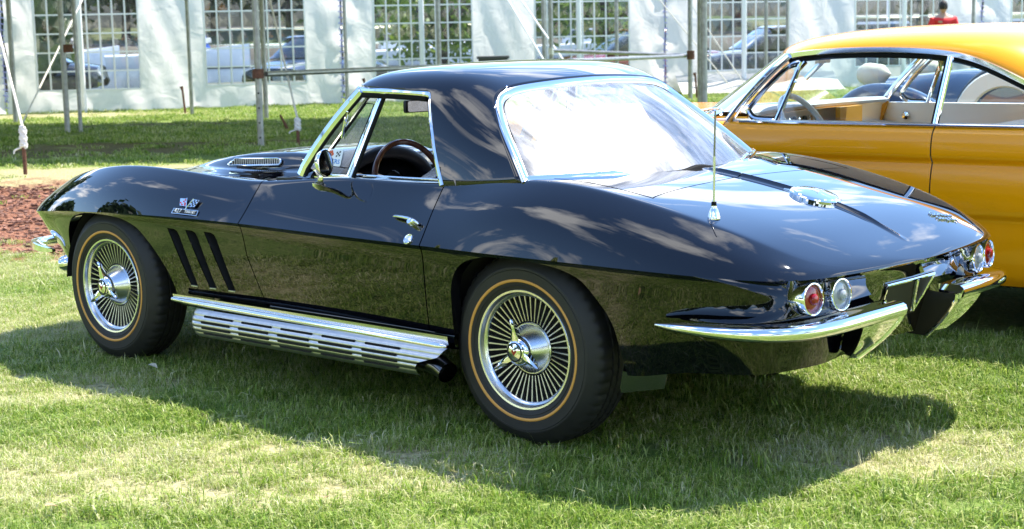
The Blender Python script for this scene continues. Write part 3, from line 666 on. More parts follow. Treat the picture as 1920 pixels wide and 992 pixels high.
# bumpers
def bumper(sg, path, prof, scale, name):
    P = crom([(x, sg*w, z) for x, w, z in path], 8); k = len(P); sc = np.interp(np.linspace(0, 1, k), np.linspace(0, 1, len(scale)), scale)
    pr = [(-a*sg, b) for a, b in prof]
    return MB().sweep(P, pr, scale=sc).build(name, 'chrome', vette, sharp=50)
BP = [(.0, .020), (-.045, .024), (.022, .016), (.032, .004), (.030, -.012), (.016, -.024), (-.01, -.026), (-.05, -.02)]
BPR = [(-.055, .018), (.010, .020), (.024, .012), (.029, -.002), (.025, -.016), (.010, -.026), (-.02, -.026), (-.055, -.02)]
for sg in (-1, 1):
    bumper(sg, [(.63, .852, .503), (.70, .862, .505), (.80, .858, .505), (.90, .838, .504), (1.00, .785, .503), (1.075, .69, .504), (1.115, .56, .508), (1.135, .38, .514), (1.142, .205, .516)],
           BPR, [.18, .5, .75, .9, 1, 1.05, 1.1, 1.15, 1.15], 'rear_bumper')
    g0 = crom([(1.152, .190, .508), (1.142, .193, .475), (1.092, .212, .41), (1.014, .241, .338)], 6); g1 = crom([(1.138, .425, .492), (1.122, .41, .455), (1.085, .380, .40), (1.037, .350, .352)], 6)
    t_ = np.linspace(0, 1, 10); P = g0[:, None]*(1-t_)[None, :, None]+g1[:, None]*t_[None, :, None]; P[..., 0] -= .016*np.sin(np.pi*t_)[None]; P[..., 1] *= sg
    bead = P[:, 0]; gm = MB().grid(P, flip=sg < 0); gm.tube(bead, .0075, 8, flat=(1, .8)); gm.build('bumper_guard', 'chrome', vette)
    Wl = np.stack([P[:, 0]+np.array((-.004, 0, 0)), P[:, 0]+np.array((-.06, -sg*.01, .004)), P[:, 0]+np.array((-.13, -sg*.01, .01))], 1); MB().grid(Wl).build('guard_backing', 'black_matte', vette)
    # front bumper blade and lamp pod below it
    fb = [(-3.02, .715, .448), (-3.10, .712, .450), (-3.22, .675, .452), (-3.33, .60, .452), (-3.39, .46, .450), (-3.40, .36, .450)]
    bumper(sg, fb, [(-.03, .022), (.012, .026), (.030, .012), (.034, -.006), (.022, -.024), (-.03, -.02)], [.3, .65, .8, .85, .8, .5], 'front_bumper')
    MB().lathe([(0, .045), (.024, .042), (.036, .024), (.04, 0), (.036, -.08)], (-2.99, sg*.66, .385), (-.6, sg*.75, -.1), 24).build('parking_lamp', 'chrome', vette)
    # tail lamps
    for (x, w, z, m, nm) in ((1.055, .617, .594, 'red_lens', 'tail_lamp'), (1.078, .484, .593, 'clear_lens', 'reverse_lamp')):
        ax = nrm((1, sg*.10, .06)); L = empty(nm, (x, sg*w, z), vette)
        MB().lathe([(.046, -.05), (.0525, -.02), (.0530, .012), (.0515, .016), (.048, .0165), (.0455, .012), (.0445, .004)], (x, sg*w, z), ax, 40).build('lamp_ring', 'chrome', L)
        MB().lathe([(.0465, .003), (.040, .0085), (.032, .011), (.0185, .0125), (.0175, .021), (.012, .0255), (0, .0275)], (x, sg*w, z), ax, 36).build('lens', m, L, sharp=25)
        if m == 'red_lens':
            MB().lathe([(.0445, .0), (.044, -.02)], (x, sg*w, z), ax, 24).build('bowl', 'black_matte', L)
    # lamp pod: the coved bulge that carries the lamps
    uu = np.linspace(0, 1, 60); xs = .62+.52*uu; 
    t = np.linspace(0, 1, 18); s_ = np.linspace(0, 1, 70)
    cw = BODY(np.linspace(0, 1, 3000), np.zeros(3000)); ua = np.linspace(0, 1, 3000)[np.argmin(np.abs(cw[:, 0]-.70)+9*(cw[:, 1] < .5))]
    k2 = np.where((cw[:, 0] > 1) & (cw[:, 1] < .385))[0][0]; ub = np.linspace(0, 1, 3000)[k2]
    us = ua+(ub-ua)*s_; ztop = np.interp(s_, [0, .3, .55, .68, .82, .93, 1.], [.523, .535, .575, .622, .648, .652, .63]); zbot = np.full(70, .515)
    Z = ztop[:, None]+(zbot-ztop)[:, None]*t[None]; Uu = np.broadcast_to(us[:, None], Z.shape); C = BODY(Uu, np.zeros_like(Uu)); qq = (C[..., 2]-Z)/(C[..., 2]-zbottom(C[..., 0])); P = low(Uu, np.clip(qq, 0, 1))
    e = 2e-3; tt = BODY(np.clip(Uu+e, 0, 1), 0*Uu)-BODY(np.clip(Uu-e, 0, 1), 0*Uu); nn = np.stack([-tt[..., 1], tt[..., 0]], -1); nn /= np.linalg.norm(nn, axis=-1, keepdims=True)
    amp = np.interp(s_, [0, .25, .6, .88, .96, 1.], [.0, .012, .022, .024, .016, -.003])[:, None]*np.interp(t, [0, .25, .5, .75, .9, 1], [-.12, .22, .62, .95, 1., .9])[None]; amp = np.where(amp < 0, amp, amp)
    P[..., 0] += nn[..., 0]*amp; P[..., 1] += nn[..., 1]*amp; P[..., 1] *= sg
    MB().grid(P, flip=sg > 0).build('lamp_pod', 'black_paint', vette, sharp=60)
    MB().sweep(P[22:, -1]+np.array((.004, 0, .002)), [(-.004, 0), (0, .003), (.004, 0), (0, -.003)]).build('pod_bead', 'black_paint', vette)
# licence recess with bright frame
tr_ = [(-.166, .578), (.166, .578), (.128, .445), (-.128, .445)]
_lp = _LO.reshape(-1, 3)
def fx_(y, z): d = (_lp[:, 1]-abs(y))**2+(_lp[:, 2]-z)**2+(_lp[:, 0] < .8)*9; return _lp[int(np.argmin(d)), 0]
fx = lambda z: fx_(.15, z)+.004
def edge(a, b, n=12, off=.004): return [np.array((fx_(a[0]+(b[0]-a[0])*t, a[1]+(b[1]-a[1])*t)+off, a[0]+(b[0]-a[0])*t, a[1]+(b[1]-a[1])*t)) for t in np.linspace(0, 1, n, endpoint=False)]
fr_ = [p for k in range(4) for p in edge(tr_[k], tr_[(k+1) % 4])]
MB().grid(np.array([[(fx_(y*(1-.23*(.578-z)/.133), z)+.002, y*(1-.23*(.578-z)/.133), z) for z in np.linspace(.445, .578, 8)] for y in np.linspace(-.166, .166, 12)])).build('licence_recess', 'black_matte', vette)
MB().tube(fr_, .0065, 8, closed=True).build('licence_frame', 'chrome', vette)
MB().tube([(fx_(.04, .573)+.006, .04, .573), (fx_(.08, .51)+.006, .08, .51), (fx_(.12, .452)+.006, .12, .452)], .009, 8).build('licence_bracket', 'chrome', vette)
mat('tip_dark', (.12, .12, .125), .18, 1.)
# side exhaust with slotted cover
for sg in (-1, 1):
    se = empty('side_exhaust', (-1.1, sg*.86, .2), vette)
    prof = []; zs = np.linspace(.318, .200, 61)
    for z in zs:
        k = (.318-z)/.118; ph = k*5; w = .842+.048*math.sin(math.pi*min(1, .12+.80*k))**.8+.0045*abs(math.sin(math.pi*ph)); prof.append((w, z))
    prof = np.array(prof); xs = np.linspace(-1.79, -.40, 80); P = np.zeros((80, 61, 3))
    for i, x in enumerate(xs):
        r = np.clip((x+1.79)/.07, 0, 1); s = math.sqrt(max(0, 1-(1-r)**2)); c = .259
        lim = np.interp(prof[:, 1], [.200, .225, .255, .285, .318], [-.432, -.438, -.418, -.318, -.290])
        P[i, :, 0] = -1.79+(x+1.79)/1.39*(lim+1.79); P[i, :, 1] = sg*(.80+(prof[:, 0]-.80)*max(s, .25)); P[i, :, 2] = c+(prof[:, 1]-c)*(.62+.38*s)
    MB().grid(P, flip=sg > 0).build('exhaust_cover', 'alu', se, sharp=30)
    slot = bpy.data.meshes.new('slot'); 
    sm = MB().prism([(-.083, -.0034), (.083, -.0034), (.086, 0), (.083, .0034), (-.083, .0034), (-.086, 0)], (0, 0, 0), (1, 0, 0), (0, 0, 1), .004); 
    for r in range(5):
        for c in range(5):
            z = .318-.118*(r+.0+ .001)/5; z = [.2945, .2710, .2475, .2240, .2040][r]; k = (.318-z)/.118; w = .842+.048*math.sin(math.pi*min(1, .12+.80*k))**.8+.0005
            x = -1.585+c*.242+(0.012*(r == 0))
            if r == 4: continue
            o = MB().prism([(-.090, -.0050), (.090, -.0050), (.094, 0), (.090, .0050), (-.090, .0050), (-.094, 0)], (x, sg*(w+.0008), z), (1, 0, 0), (0, 0, 1), .0030 if sg < 0 else -.0030).build('slot', 'dark_void', se, smooth=False)
    MB().tube([(-1.93, sg*.842, .338), (-1.80, sg*.848, .336), (-1.1, sg*.850, .329), (-.33, sg*.858, .322), (-.30, sg*.856, .322)], [.010, .0135, .0135, .0135, .004], 12).build('exhaust_molding', 'chrome', se)
    MB().grid(np.array([[(-1.93, sg*.842, .360), (-1.93, sg*.838, .334)], [(-.30, sg*.852, .358), (-.30, sg*.846, .325)]])).build('sill_plate', 'brushed', se, smooth=False)
    tip = crom([(-.60, sg*.815, .255), (-.46, sg*.82, .250), (-.37, sg*.828, .240), (-.315, sg*.838, .222)], 5)
    tb = MB().tube(tip, .040, 16, caps=False); tb.tube(tip, .036, 16, caps=False); tb.build('exhaust_tip', 'tip_dark', se)
    MB().tube(tip[:-5], .0355, 12).build('exhaust_bore', 'dark_void', se)
# door mirror
c = np.array((-.985, -.80, .952)); ax = nrm((.965, .25, .06)); mo = empty('door_mirror', (-.98, -.80, .84), vette)
MB().lathe([(0, -.030), (.026, -.027), (.044, -.014), (.0515, .000), (.0535, .006), (.0520, .010), (.0485, .0095)], c, ax, 40).build('mirror_head', 'chrome', mo)
MB().lathe([(.0495, .0085), (0, .0085)], c, ax, 40).build('mirror_face', 'chrome', mo, smooth=False)
q0, n0 = on_side(-1.085, .850); q1 = c+np.array((-.018, .0, -.030))
st = crom([q1, q1+(.0, -.002, -.035), q0*.5+q1*.5+(-.004, -.004, -.012), q0+n0*.004], 6)
MB().tube(st, np.interp(np.linspace(0, 1, len(st)), [0, .5, .8, 1], [.010, .013, .020, .034]), 12, flat=(1., .5), up=(1, 0, 0)).build('mirror_stalk', 'chrome', mo)
# door handle and lock
hp = [on_side(x, z, o)[0] for x, z, o in ((-.612, .765, .006), (-.585, .764, .016), (-.53, .760, .024), (-.48, .755, .024), (-.455, .748, .010))]
MB().tube(crom(hp, 6), np.interp(np.linspace(0, 1, 25), [0, .15, .8, 1], [.004, .008, .009, .005]), 10, flat=(.7, 1.1)).build('door_handle', 'chrome', DOOR_L)
q, n = on_side(-.487, .748, .020); MB().lathe([(.014, -.02), (.014, .008), (.011, .013), (0, .014)], q, n, 20).build('handle_button', 'chrome', DOOR_L)
q, n = on_side(-.487, .697, .001); MB().lathe([(.021, -.004), (.021, .004), (.0185, .006), (.015, .004), (.0135, .0025)], q, n, 28).build('lock_ring', 'chrome', DOOR_L); MB().lathe([(.0138, .003), (0, .004)], q, n, 20).build('lock_core', 'brushed', DOOR_L)
# fender badge: crossed flags over an engine plate
mat('flag_red', (.55, .03, .03), .35); mat('flag_white', (.8, .8, .8), .3)
q, n = on_side(-1.812, .716, .003); ex = np.array((1., 0, 0)); ex = nrm(ex-n*(ex@n)); ey = nrm(np.cross(n, ex)); ey = ey if ey[2] > 0 else -ey
bd = empty('fender_badge', q, vette)
pl = MB().prism([(-.083, -.013), (.083, -.013), (.083, .011), (-.078, .011)], q, ex, ey, .004 if np.cross(ex, ey)@n > 0 else -.004).build('engine_plate', 'chrome', bd, smooth=False)
zo = np.cross(ex, ey); zo = zo if zo@n > 0 else -zo
MB().prism([(-.077, -.0105), (.079, -.0105), (.079, .0085), (-.073, .0085)], q+zo*.0042, ex, ey, .0006).build('plate_field', 'black_matte', pl, smooth=False)
text('lettering', '427', .026, q+zo*.0052+ex*-.045, ex, ey, 'flag_white', pl, ext=.0006, sx=1.25); text('lettering', 'TURBO-JET', .0165, q+zo*.0052+ex*.035, ex, ey, 'flag_white', pl, ext=.0006, sx=.85)
for s_, nm in ((-1, 'red_flag'), (1, 'checkered_flag')):
    o_ = q+zo*.004+ex*(.002+s_*.006)+ey*.016; a1 = nrm(ex*s_*.95+ey*.15); a2 = nrm(ey*1.+ex*s_*.35)
    f = MB().prism([(0, .008), (.042, .002), (.045, .036), (.003, .044)], o_, a1, a2, (.002 if np.cross(a1, a2)@n > 0 else -.002)).build(nm, 'chrome', bd, smooth=False)
    cells = [(i, j) for i in range(4) for j in range(4)] if s_ > 0 else [(0, 0), (0, 1), (1, 2), (2, 0), (0, 3), (3, 1)]
    mb = MB()
    for i, j in cells:
        if s_ > 0 and (i+j) % 2: continue
        mb.prism([(.003+.0098*i, .010+.0078*j-.0014*i), (.0115+.0098*i, .0088+.0078*j-.0014*i), (.0115+.0098*i, .0158+.0078*j-.0014*i), (.003+.0098*i, .017+.0078*j-.0014*i)], o_+zo*.0024, a1, a2, (.0006 if np.cross(a1, a2)@n > 0 else -.0006))
    mb.build('enamel', 'black_matte' if s_ > 0 else 'flag_red', f, smooth=False)
    MB().tube([q+zo*.005+ey*.008-ex*s_*.004, o_+a2*.048+zo*.001], .0016, 6).build('flag_pole', 'chrome', bd)
mat('mast_dark', (.25, .25, .26), .25, 1.)
# antenna, fuel door, tail script
q, n = on_top(.70, -.625); an = empty('antenna', q, vette)
MB().lathe([(.021, -.004), (.021, .004), (.019, .008), (.018, .016), (.013, .028), (.010, .034), (.010, .040)], q, (0, 0, 1), 20).build('antenna_base', 'chrome', an); MB().lathe([(.0085, .038), (.0085, .052), (.004, .053)], q, (0, 0, 1), 12).build('insulator', 'gasket', an)
MB().tube([q+(0, 0, .05), q+(.002, 0, .20)], .0042, 8).build('lower_mast', 'brushed', an); MB().tube([q+(.002, 0, .20), q+(.006, 0, .345)], .0032, 8).build('upper_mast', 'mast_dark', an); MB().lathe([(0, -.004), (.004, 0), (0, .004)], q+(.006, 0, .347), (0, 0, 1), 8).build('mast_tip', 'chrome', an)
q, n = on_top(.70, .001, 0); q[2] -= .015
fd = empty('fuel_door', q, vette)
MB().lathe([(.092, -.008), (.092, .010), (.088, .014), (.085, .014), (.083, .011)], q, n, 56).build('fuel_ring', 'chrome', fd); MB().lathe([(.0842, .011), (.080, .018), (.070, .0215), (.048, .0242), (.030, .0275), (0, .029)], q, n, 56).build('fuel_lid', 'chrome', fd, sharp=20)
MB().prism([(-.02, -.024), (.022, -.018), (.022, .018), (-.02, .024)], q+np.array((-.094, 0, .018)), (1, 0, -.1), (0, 1, 0), .010).build('fuel_hinge', 'chrome', fd)
mb = MB(); fe = lambda a, r: q+np.array((r*math.cos(a), r*math.sin(a), .0295-.002-.0))
for s_ in (-1, 1): mb.prism([(-.02, .002), (.018, .006*s_+.002), (.022, .020*s_), (-.012, .016*s_)], q+n*.027+np.array((0, s_*.004, 0)), (1, 0, -.2), (0, 1, 0), .003)
mb.build('fuel_emblem', 'brushed', fd)
q, n = on_top(.965, .43, .003); ex = nrm((1, -.55, -.45)); ex = nrm(ex-n*(ex@n)); ey = nrm(np.cross(n, ex)); ex2 = nrm((.25, 1, .0)); ex2 = nrm(ex2-n*(ex2@n)); ey2 = np.cross(n, ex2)
ts = empty('tail_script', q, vette); text('lettering', 'Corvette', .034, q, ex2, ey2, 'chrome', ts, ext=.0025); text('lettering', 'Sting Ray', .030, q-ey2*.032, ex2, ey2, 'chrome', ts, ext=.0025)
# hood side grilles
for sg in (-1, 1):
    P = lambda x, z: np.array((x, sg*(.362-.45*(z-.866)+.03*(x+1.77)), z))
    L = [(-2.135, .866), (-2.09, .894), (-1.80, .906), (-1.775, .902), (-1.768, .890), (-1.775, .880), (-2.12, .862)]
    hg = empty('hood_grille', P(-1.95, .86), vette); MB().tube([P(x, z) for x, z in L], .0045, 8, closed=True).build('grille_frame', 'chrome', hg)
    MB().add([P(x, z)+(0, -sg*.006, 0) for x, z in L], [tuple(range(7))]).build('grille_back', 'dark_void', hg, smooth=False)
    for k in range(22):
        x = -2.105+k*.0156; zl = .8635+(x+2.12)*.045; zh = np.interp(x, [-2.135, -2.09, -1.8, -1.77], [.868, .894, .906, .90])
        MB().box((P(x, (zl+zh)/2)), (.0062, .006, zh-zl)).build('slat', 'alu', hg, smooth=False)
# wipers
for y in (-.42, .05):
    MB().tube([(-1.46+.1*(abs(y) > .2), y, .925), (-1.42+.12*(abs(y) > .2), y-.17, .935), (-1.40+.14*(abs(y) > .2), y-.25, .94)], .006, 6).build('wiper', 'chrome', vette)
MB().tube([(-1.40, -.52, .905), (-1.36, -.50, .93), (-1.30, -.60, .915)], .012, 8).build('wiper_pivot', 'chrome', vette)
# ================================================================== yellow hardtop coupe alongside
mat('gold_paint', (.88, .335, .002), .2, coat=.6, coat_rough=.09, spec=.2); mat('white_vinyl', (.86, .86, .84), .45); mat('gold_vinyl', (.62, .32, .03), .4)
mat('pale_plastic', (.74, .80, .85), .3, coat=.5); mat('grey_pad', (.34, .35, .36), .6); mat('ivory', (.62, .56, .42), .35); mat('whitewall', (.75, .74, .70), .6)
glass('tint_glass', (.90, .965, .955))
YC = 2.77
coupe = empty('hardtop_coupe', (-.1, YC, 0)); tag(coupe, 'golden yellow two-door hardtop coupe parked behind the black convertible', 'car')
YSEC = np.array([(.90, .972), (.930, .968), (.950, .955), (.966, .938), (.977, .905), (.983, .865), (.983, .840), (.977, .824), (.960, .808), (.960, .796), (.972, .772), (.983, .72), (.987, .66), (.985, .605), (.978, .575), (.962, .556), (.958, .535), (.960, .47), (.950, .37), (.930, .29), (.895, .25)])
def ysec(n=6):
    out = []
    for i in range(len(YSEC)-1):
        for t in range(n): out.append(YSEC[i]+(YSEC[i+1]-YSEC[i])*t/n)
    out.append(YSEC[-1]); P = np.array(out); k = np.array([.25, .5, .25])
    for _ in range(4): P[1:-1] = .25*P[:-2]+.5*P[1:-1]+.25*P[2:]
    return P
YS = ysec(); YARCH = ((-1.98, .40), (1.22, .36))
def ypanel(sg, x0, x1, n):
    xs = np.linspace(x0, x1, n); P = np.zeros((n, len(YS), 3))
    for i, x in enumerate(xs):
        ps = np.interp(x, [-2.72, -2.6, -2.3, -1.6, -.5, 1, 2.2, 2.55, 2.62], [.86, .90, .95, .985, 1, 1, .965, .93, .90]); zc = np.interp(x, [-2.72, -2.3, -1, 1, 2.6], [-.05, -.01, 0, 0, .0])
        zb = .25
        for xc, r in YARCH:
            if abs(x-xc) < r: zb = max(zb, .30+math.sqrt(r*r-(x-xc)**2)*.92)
        z = YS[:, 1]+zc*np.clip((YS[:, 1]-.5)/.4, 0, 1); z = np.maximum(z, zb); P[i] = np.c_[np.full(len(YS), x), YC+sg*YS[:, 0]*ps, z]
    return P
for sg in (-1, 1):
    MB().grid(ypanel(sg, -2.72, -.885, 120), flip=sg > 0).build('front_fender', 'gold_paint', coupe, sharp=40)
    d = MB().grid(ypanel(sg, -.879, .216, 60), flip=sg > 0).build('door', 'gold_paint', coupe, sharp=40)
    MB().grid(ypanel(sg, .222, 2.62, 140), flip=sg > 0).build('rear_quarter', 'gold_paint', coupe, sharp=40)
    MB().box((.219, YC+sg*.93, .6), (.012, .02, .7)).build('door_jamb', 'dark_void', coupe); MB().box((-.882, YC+sg*.93, .6), (.012, .02, .7)).build('door_jamb', 'dark_void', coupe)
    addtube('belt_molding', 'chrome', [(-.80, YC+sg*.925, .972), (-.5, YC+sg*.932, .971), (.2, YC+sg*.934, .972), (1.1, YC+sg*.925, .972)], .011, parent=coupe, flat=(.8, 1.3), up=(0, 0, 1))
    for xc, r_ in YARCH:
        th = np.linspace(0, np.pi, 30); mb = MB().grid(np.array([[(xc+(r_+.03)*math.cos(a), YC+sg*y, .28+(r_+.03)*math.sin(a)) for y in (.93, .55)] for a in th])); mb.add([(xc+(r_+.03)*math.cos(a), YC+sg*.55, .28+(r_+.03)*math.sin(a)) for a in th], [tuple(range(30))]); mb.build('wheel_housing', 'dark_void', coupe)
    for xc in (-1.98, 1.22):
        w = empty('wheel', (xc, YC+sg*.86, .34), coupe)
        MB().lathe([(.20, -.02), (.24, .0), (.29, .0), (.325, -.02), (.34, -.06), (.34, -.14), (.31, -.18)], (xc, YC+sg*.86, .34), (0, sg, 0), 48).build('tyre', 'tyre_rubber', w); MB().lathe([(0, .03), (.06, .02), (.15, -.01), (.20, -.005), (.21, -.03)], (xc, YC+sg*.86, .34), (0, sg, 0), 40).build('hubcap', 'chrome', w)
# hood, cowl, boot, ends
def ytop(x0, x1, n, f):
    xs = np.linspace(x0, x1, n); ys = np.linspace(-1, 1, 31); P = np.zeros((n, 31, 3))
    for i, x in enumerate(xs):
        ps = np.interp(x, [-2.72, -2.6, -2.3, -1.6, -.5, 1, 2.2, 2.55, 2.62], [.86, .90, .95, .985, 1, 1, .965, .93, .90]); zc = np.interp(x, [-2.72, -2.3, -1, 1, 2.6], [-.05, -.01, 0, 0, .0])
        P[i] = np.c_[np.full(31, x), YC+ys*.902*ps, .970+zc+f(x)*(1-ys**4)+.0*ys]
    return P
MB().grid(ytop(-2.72, -1.25, 30, lambda x: .02)).build('hood', 'gold_paint', coupe); MB().grid(ytop(-1.245, -.86, 12, lambda x: .012)).build('cowl', 'gold_paint', coupe); MB().grid(ytop(1.05, 2.62, 30, lambda x: .02)).build('boot_lid', 'gold_paint', coupe)
MB().box((-2.70, YC, .62), (.06, 1.62, .62)).build('grille', 'chrome', coupe); MB().box((2.60, YC, .62), (.06, 1.7, .66)).build('tail_panel', 'gold_paint', coupe)
for x, s in ((-2.78, -1), (2.70, 1)): MB().tube(crom([(x-s*.25, YC-.95, .45), (x, YC-.80, .45), (x+s*.03, YC, .45), (x, YC+.80, .45), (x-s*.25, YC+.95, .45)], 8), .06, 10, flat=(1.3, .6)).build('bumper', 'chrome', coupe)
MB().box((-.1, YC, .27), (5.0, 1.6, .08)).build('floor_pan', 'dark_void', coupe); MB().box((.1, YC, .325), (2.2, 1.6, .02)).build('bounce_carpet', 'white_vinyl', coupe)  # white carpet added to bounce light up into the cabin
MB().box((-1.05, YC, .62), (.06, 1.75, .68)).build('firewall', 'dark_void', coupe)
# roof
YR = Surf(np.array([
 [(-.56, .862, 1.290), (-.58, .83, 1.294), (-.70, .68, 1.300), (-.83, .42, 1.303), (-.90, .2, 1.304), (-.91, 0, 1.304)],
 [(-.53, .866, 1.298), (-.55, .84, 1.325), (-.66, .70, 1.345), (-.78, .44, 1.355), (-.84, .2, 1.358), (-.85, 0, 1.358)],
 [(-.36, .868, 1.316), (-.36, .85, 1.350), (-.40, .74, 1.390), (-.45, .46, 1.410), (-.48, .2, 1.413), (-.48, 0, 1.414)],
 [(-.08, .868, 1.321), (-.08, .85, 1.358), (-.08, .75, 1.402), (-.08, .48, 1.424), (-.08, .2, 1.428), (-.08, 0, 1.429)],
 [(.18, .866, 1.311), (.18, .85, 1.349), (.18, .76, 1.398), (.18, .48, 1.424), (.18, .2, 1.430), (.18, 0, 1.431)],
 [(.34, .866, 1.286), (.34, .85, 1.326), (.36, .76, 1.385), (.38, .48, 1.418), (.38, .2, 1.426), (.38, 0, 1.427)],
 [(.50, .866, 1.226), (.51, .85, 1.270), (.53, .76, 1.345), (.56, .48, 1.395), (.56, .2, 1.406), (.56, 0, 1.408)],
 [(.70, .866, 1.120), (.69, .85, 1.170), (.69, .76, 1.272), (.70, .48, 1.345), (.70, .2, 1.362), (.70, 0, 1.365)],
 [(1.05, .866, .975), (.98, .84, 1.040), (.86, .74, 1.190), (.80, .48, 1.300), (.79, .2, 1.322), (.79, 0, 1.326)]]))
uu, vv = np.meshgrid(np.linspace(0, 1, 70), np.linspace(0, 1, 36), indexing='ij'); Pr = YR(uu, vv); mb = MB()
for sg in (-1, 1): Q = Pr.copy(); Q[..., 1] = YC+sg*Q[..., 1]; mb.grid(Q, flip=sg < 0)
ro = mb.build('roof', 'gold_paint', coupe, weld=.0005, sharp=60)
mb = MB()
for sg in (-1, 1): Q = Pr.copy(); Q[..., 1] = YC+sg*Q[..., 1]*.985; Q[..., 2] -= .022; mb.grid(Q, flip=sg > 0)
mb.build('bounce_headliner', 'white_vinyl', coupe, weld=.0005, sharp=180)  # white roof lining, added to brighten the cabin by bounced light
# windscreen, backlight
ys = np.linspace(-1, 1, 36); top = YR(np.zeros(36), 1-np.abs(ys)*.985); top[:, 1] = YC+np.sign(ys)*top[:, 1]; bt = np.c_[-.86-.50*(1-np.abs(ys)**2.6), YC+ys*.90, np.full(36, .975)+.01*(1-ys**2)]
t = np.linspace(0, 1, 12); Pg = bt[:, None]*(1-t)[None, :, None]+top[:, None]*t[None, :, None]; MB().grid(Pg).build('windscreen', 'tint_glass', coupe, sharp=180)
addtube('windscreen_trim', 'chrome', bt, .012, parent=coupe, smooth=0); tb = YR(np.ones(36), 1-np.abs(ys)*.985); tb[:, 1] = YC+np.sign(ys)*tb[:, 1]; bb = np.c_[1.05+.25*(1-np.abs(ys)**2.5), YC+ys*.866, np.full(36, .985)]
MB().grid(bb[:, None]*(1-t)[None, :, None]+tb[:, None]*t[None, :, None]).build('rear_window', 'tint_glass', coupe, sharp=180)
addtube('rear_window_trim', 'chrome', tb, .012, parent=coupe, smooth=0)
for sg in (-1, 1):
    Y = lambda x, w, z: (x, YC+sg*w, z)
    dr = YR(np.linspace(0, 1, 60), np.zeros(60)); dr[:, 1] = YC+sg*(dr[:, 1]+.006); MB().sweep(dr, [(-.010, -.013), (.012, -.012), (.012, .010), (-.004, .013)], up=(0, 0, 1)).build('drip_rail', 'chrome', coupe)
    ins = dr.copy(); ins[:, 2] -= .028; ins[:, 1] -= sg*.012; MB().tube(ins, .012, 8).build('window_seal', 'gasket', coupe)
    pl = crom([Y(-.872, .905, .975), Y(-.80, .90, 1.06), Y(-.70, .89, 1.165), Y(-.62, .88, 1.24), Y(-.555, .872, 1.292)], 6)
    MB().tube(pl, .024, 10, flat=(.8, 1.1)).build('windscreen_pillar', 'chrome', coupe)
    vf = [Y(-.72, .918, .985), Y(-.60, .918, .980), Y(-.485, .880, 1.262), Y(-.56, .884, 1.235), Y(-.68, .898, 1.125), Y(-.765, .912, 1.025)]
    v = empty('vent_window', vf[0], coupe); q = crom(vf, 5, closed=True)
    vfp = np.array([*crom([vf[5], vf[0], vf[1]], 5), vf[2], *crom([vf[2], vf[3], vf[4], vf[5]], 5)[1:-1]]); MB().tube(vfp, .013, 8, closed=True).build('vent_frame', 'chrome', v); MB().tube(vfp*.9+vfp.mean(0)*.1, .006, 6, closed=True).build('vent_seal', 'gasket', v)
    MB().add(vfp, [tuple(range(len(vfp)))]).build('pane', 'tint_glass', v, smooth=False)
    MB().tube([vf[2]+np.array((.02, 0, .0)), np.array(vf[2])+np.array((-.03, 0, -.05)), np.array(vf[2])+np.array((-.03, sg*.012, -.10))], .012, 8).build('catch', 'chrome', v)
    MB().add([Y(-.585, .918, .98), Y(.20, .918, .98), Y(.255, .868, 1.29), Y(-.2, .866, 1.30), Y(-.47, .876, 1.265)], [(0, 1, 2, 3, 4)]).build('door_pane', 'tint_glass', coupe, smooth=False)
    MB().tube([Y(.212, .918, .97), Y(.262, .868, 1.292)], .016, 8, flat=(1, .6)).build('glass_post', 'chrome', coupe); MB().tube([Y(.196, .914, .97), Y(.246, .864, 1.292)], .009, 8).build('post_seal', 'gasket', coupe)
    qp = [Y(.228, .918, .98)]+[Y(x, .868, z) for x, z in ((.27, 1.278), (.40, 1.235), (.55, 1.165), (.75, 1.065), (.96, .985))]; MB().add(qp, [tuple(range(6))]).build('quarter_pane', 'tint_glass', coupe, smooth=False)
    MB().box((-.35, YC+sg*.88, .70), (1.2, .05, .56)).build('door_card', 'white_vinyl', coupe); MB().box((.55, YC+sg*.88, .78), (.60, .05, .40)).build('rear_card', 'white_vinyl', coupe)
    MB().lathe([(.022, 0), (.022, .012), (.0, .016)], (-.70, YC+sg*.85, .905), (0, -sg, 0), 16).build('window_crank', 'chrome', coupe)
    MB().prism([(0, 0), (.17, .0), (.10, -.20), (0, -.22)], (-.97, YC+sg*.84, .99), (1, 0, 0), (0, 0, 1), .02).build('kick_panel', 'gold_vinyl', coupe)
# dashboard and cabin
mb = MB(); yy = np.linspace(-.84, .84, 30); P = np.array([[(x-.12*(1-(y/.84)**2), YC+y, z) for x, z in ((-1.02, .985), (-.94, 1.012), (-.84, 1.015), (-.80, 1.0), (-.80, .985))] for y in yy]); mb.grid(P); mb.build('dash_pad', 'grey_pad', coupe, sharp=60)
P = np.array([[(x-.12*(1-(y/.84)**2), YC+y, z) for x, z in ((-.805, .985), (-.83, .97), (-.845, .88), (-.80, .865))] for y in yy]); MB().grid(P).build('dash_face', 'white_vinyl', coupe, sharp=60)
P = np.array([[(x-.12*(1-(y/.84)**2), YC+y, z) for x, z in ((-.80, .868), (-.76, .855), (-.78, .80), (-.86, .70))] for y in yy]); MB().grid(P).build('dash_lower', 'gold_vinyl', coupe, sharp=60)
for k, y in enumerate((-.56, -.46, -.36, -.26, -.12, -.06, .0, .06, .12)): MB().lathe([(.034 if k < 4 else .018, 0), (.034 if k < 4 else .018, .012), (.0, .014)], (-.838-.12*(1-(y/.84)**2)+.005, YC+y, .925), (1, 0, .1), 16).build('dial', 'black_matte' if k % 2 else 'chrome', coupe)
MB().prism([(-.14, -.08), (.14, -.08), (.14, .055), (-.14, .055)], (-.86, YC+.40, .925), (0, 1, 0), (0, 0, 1), .03).build('glove_box', 'gold_vinyl', coupe)
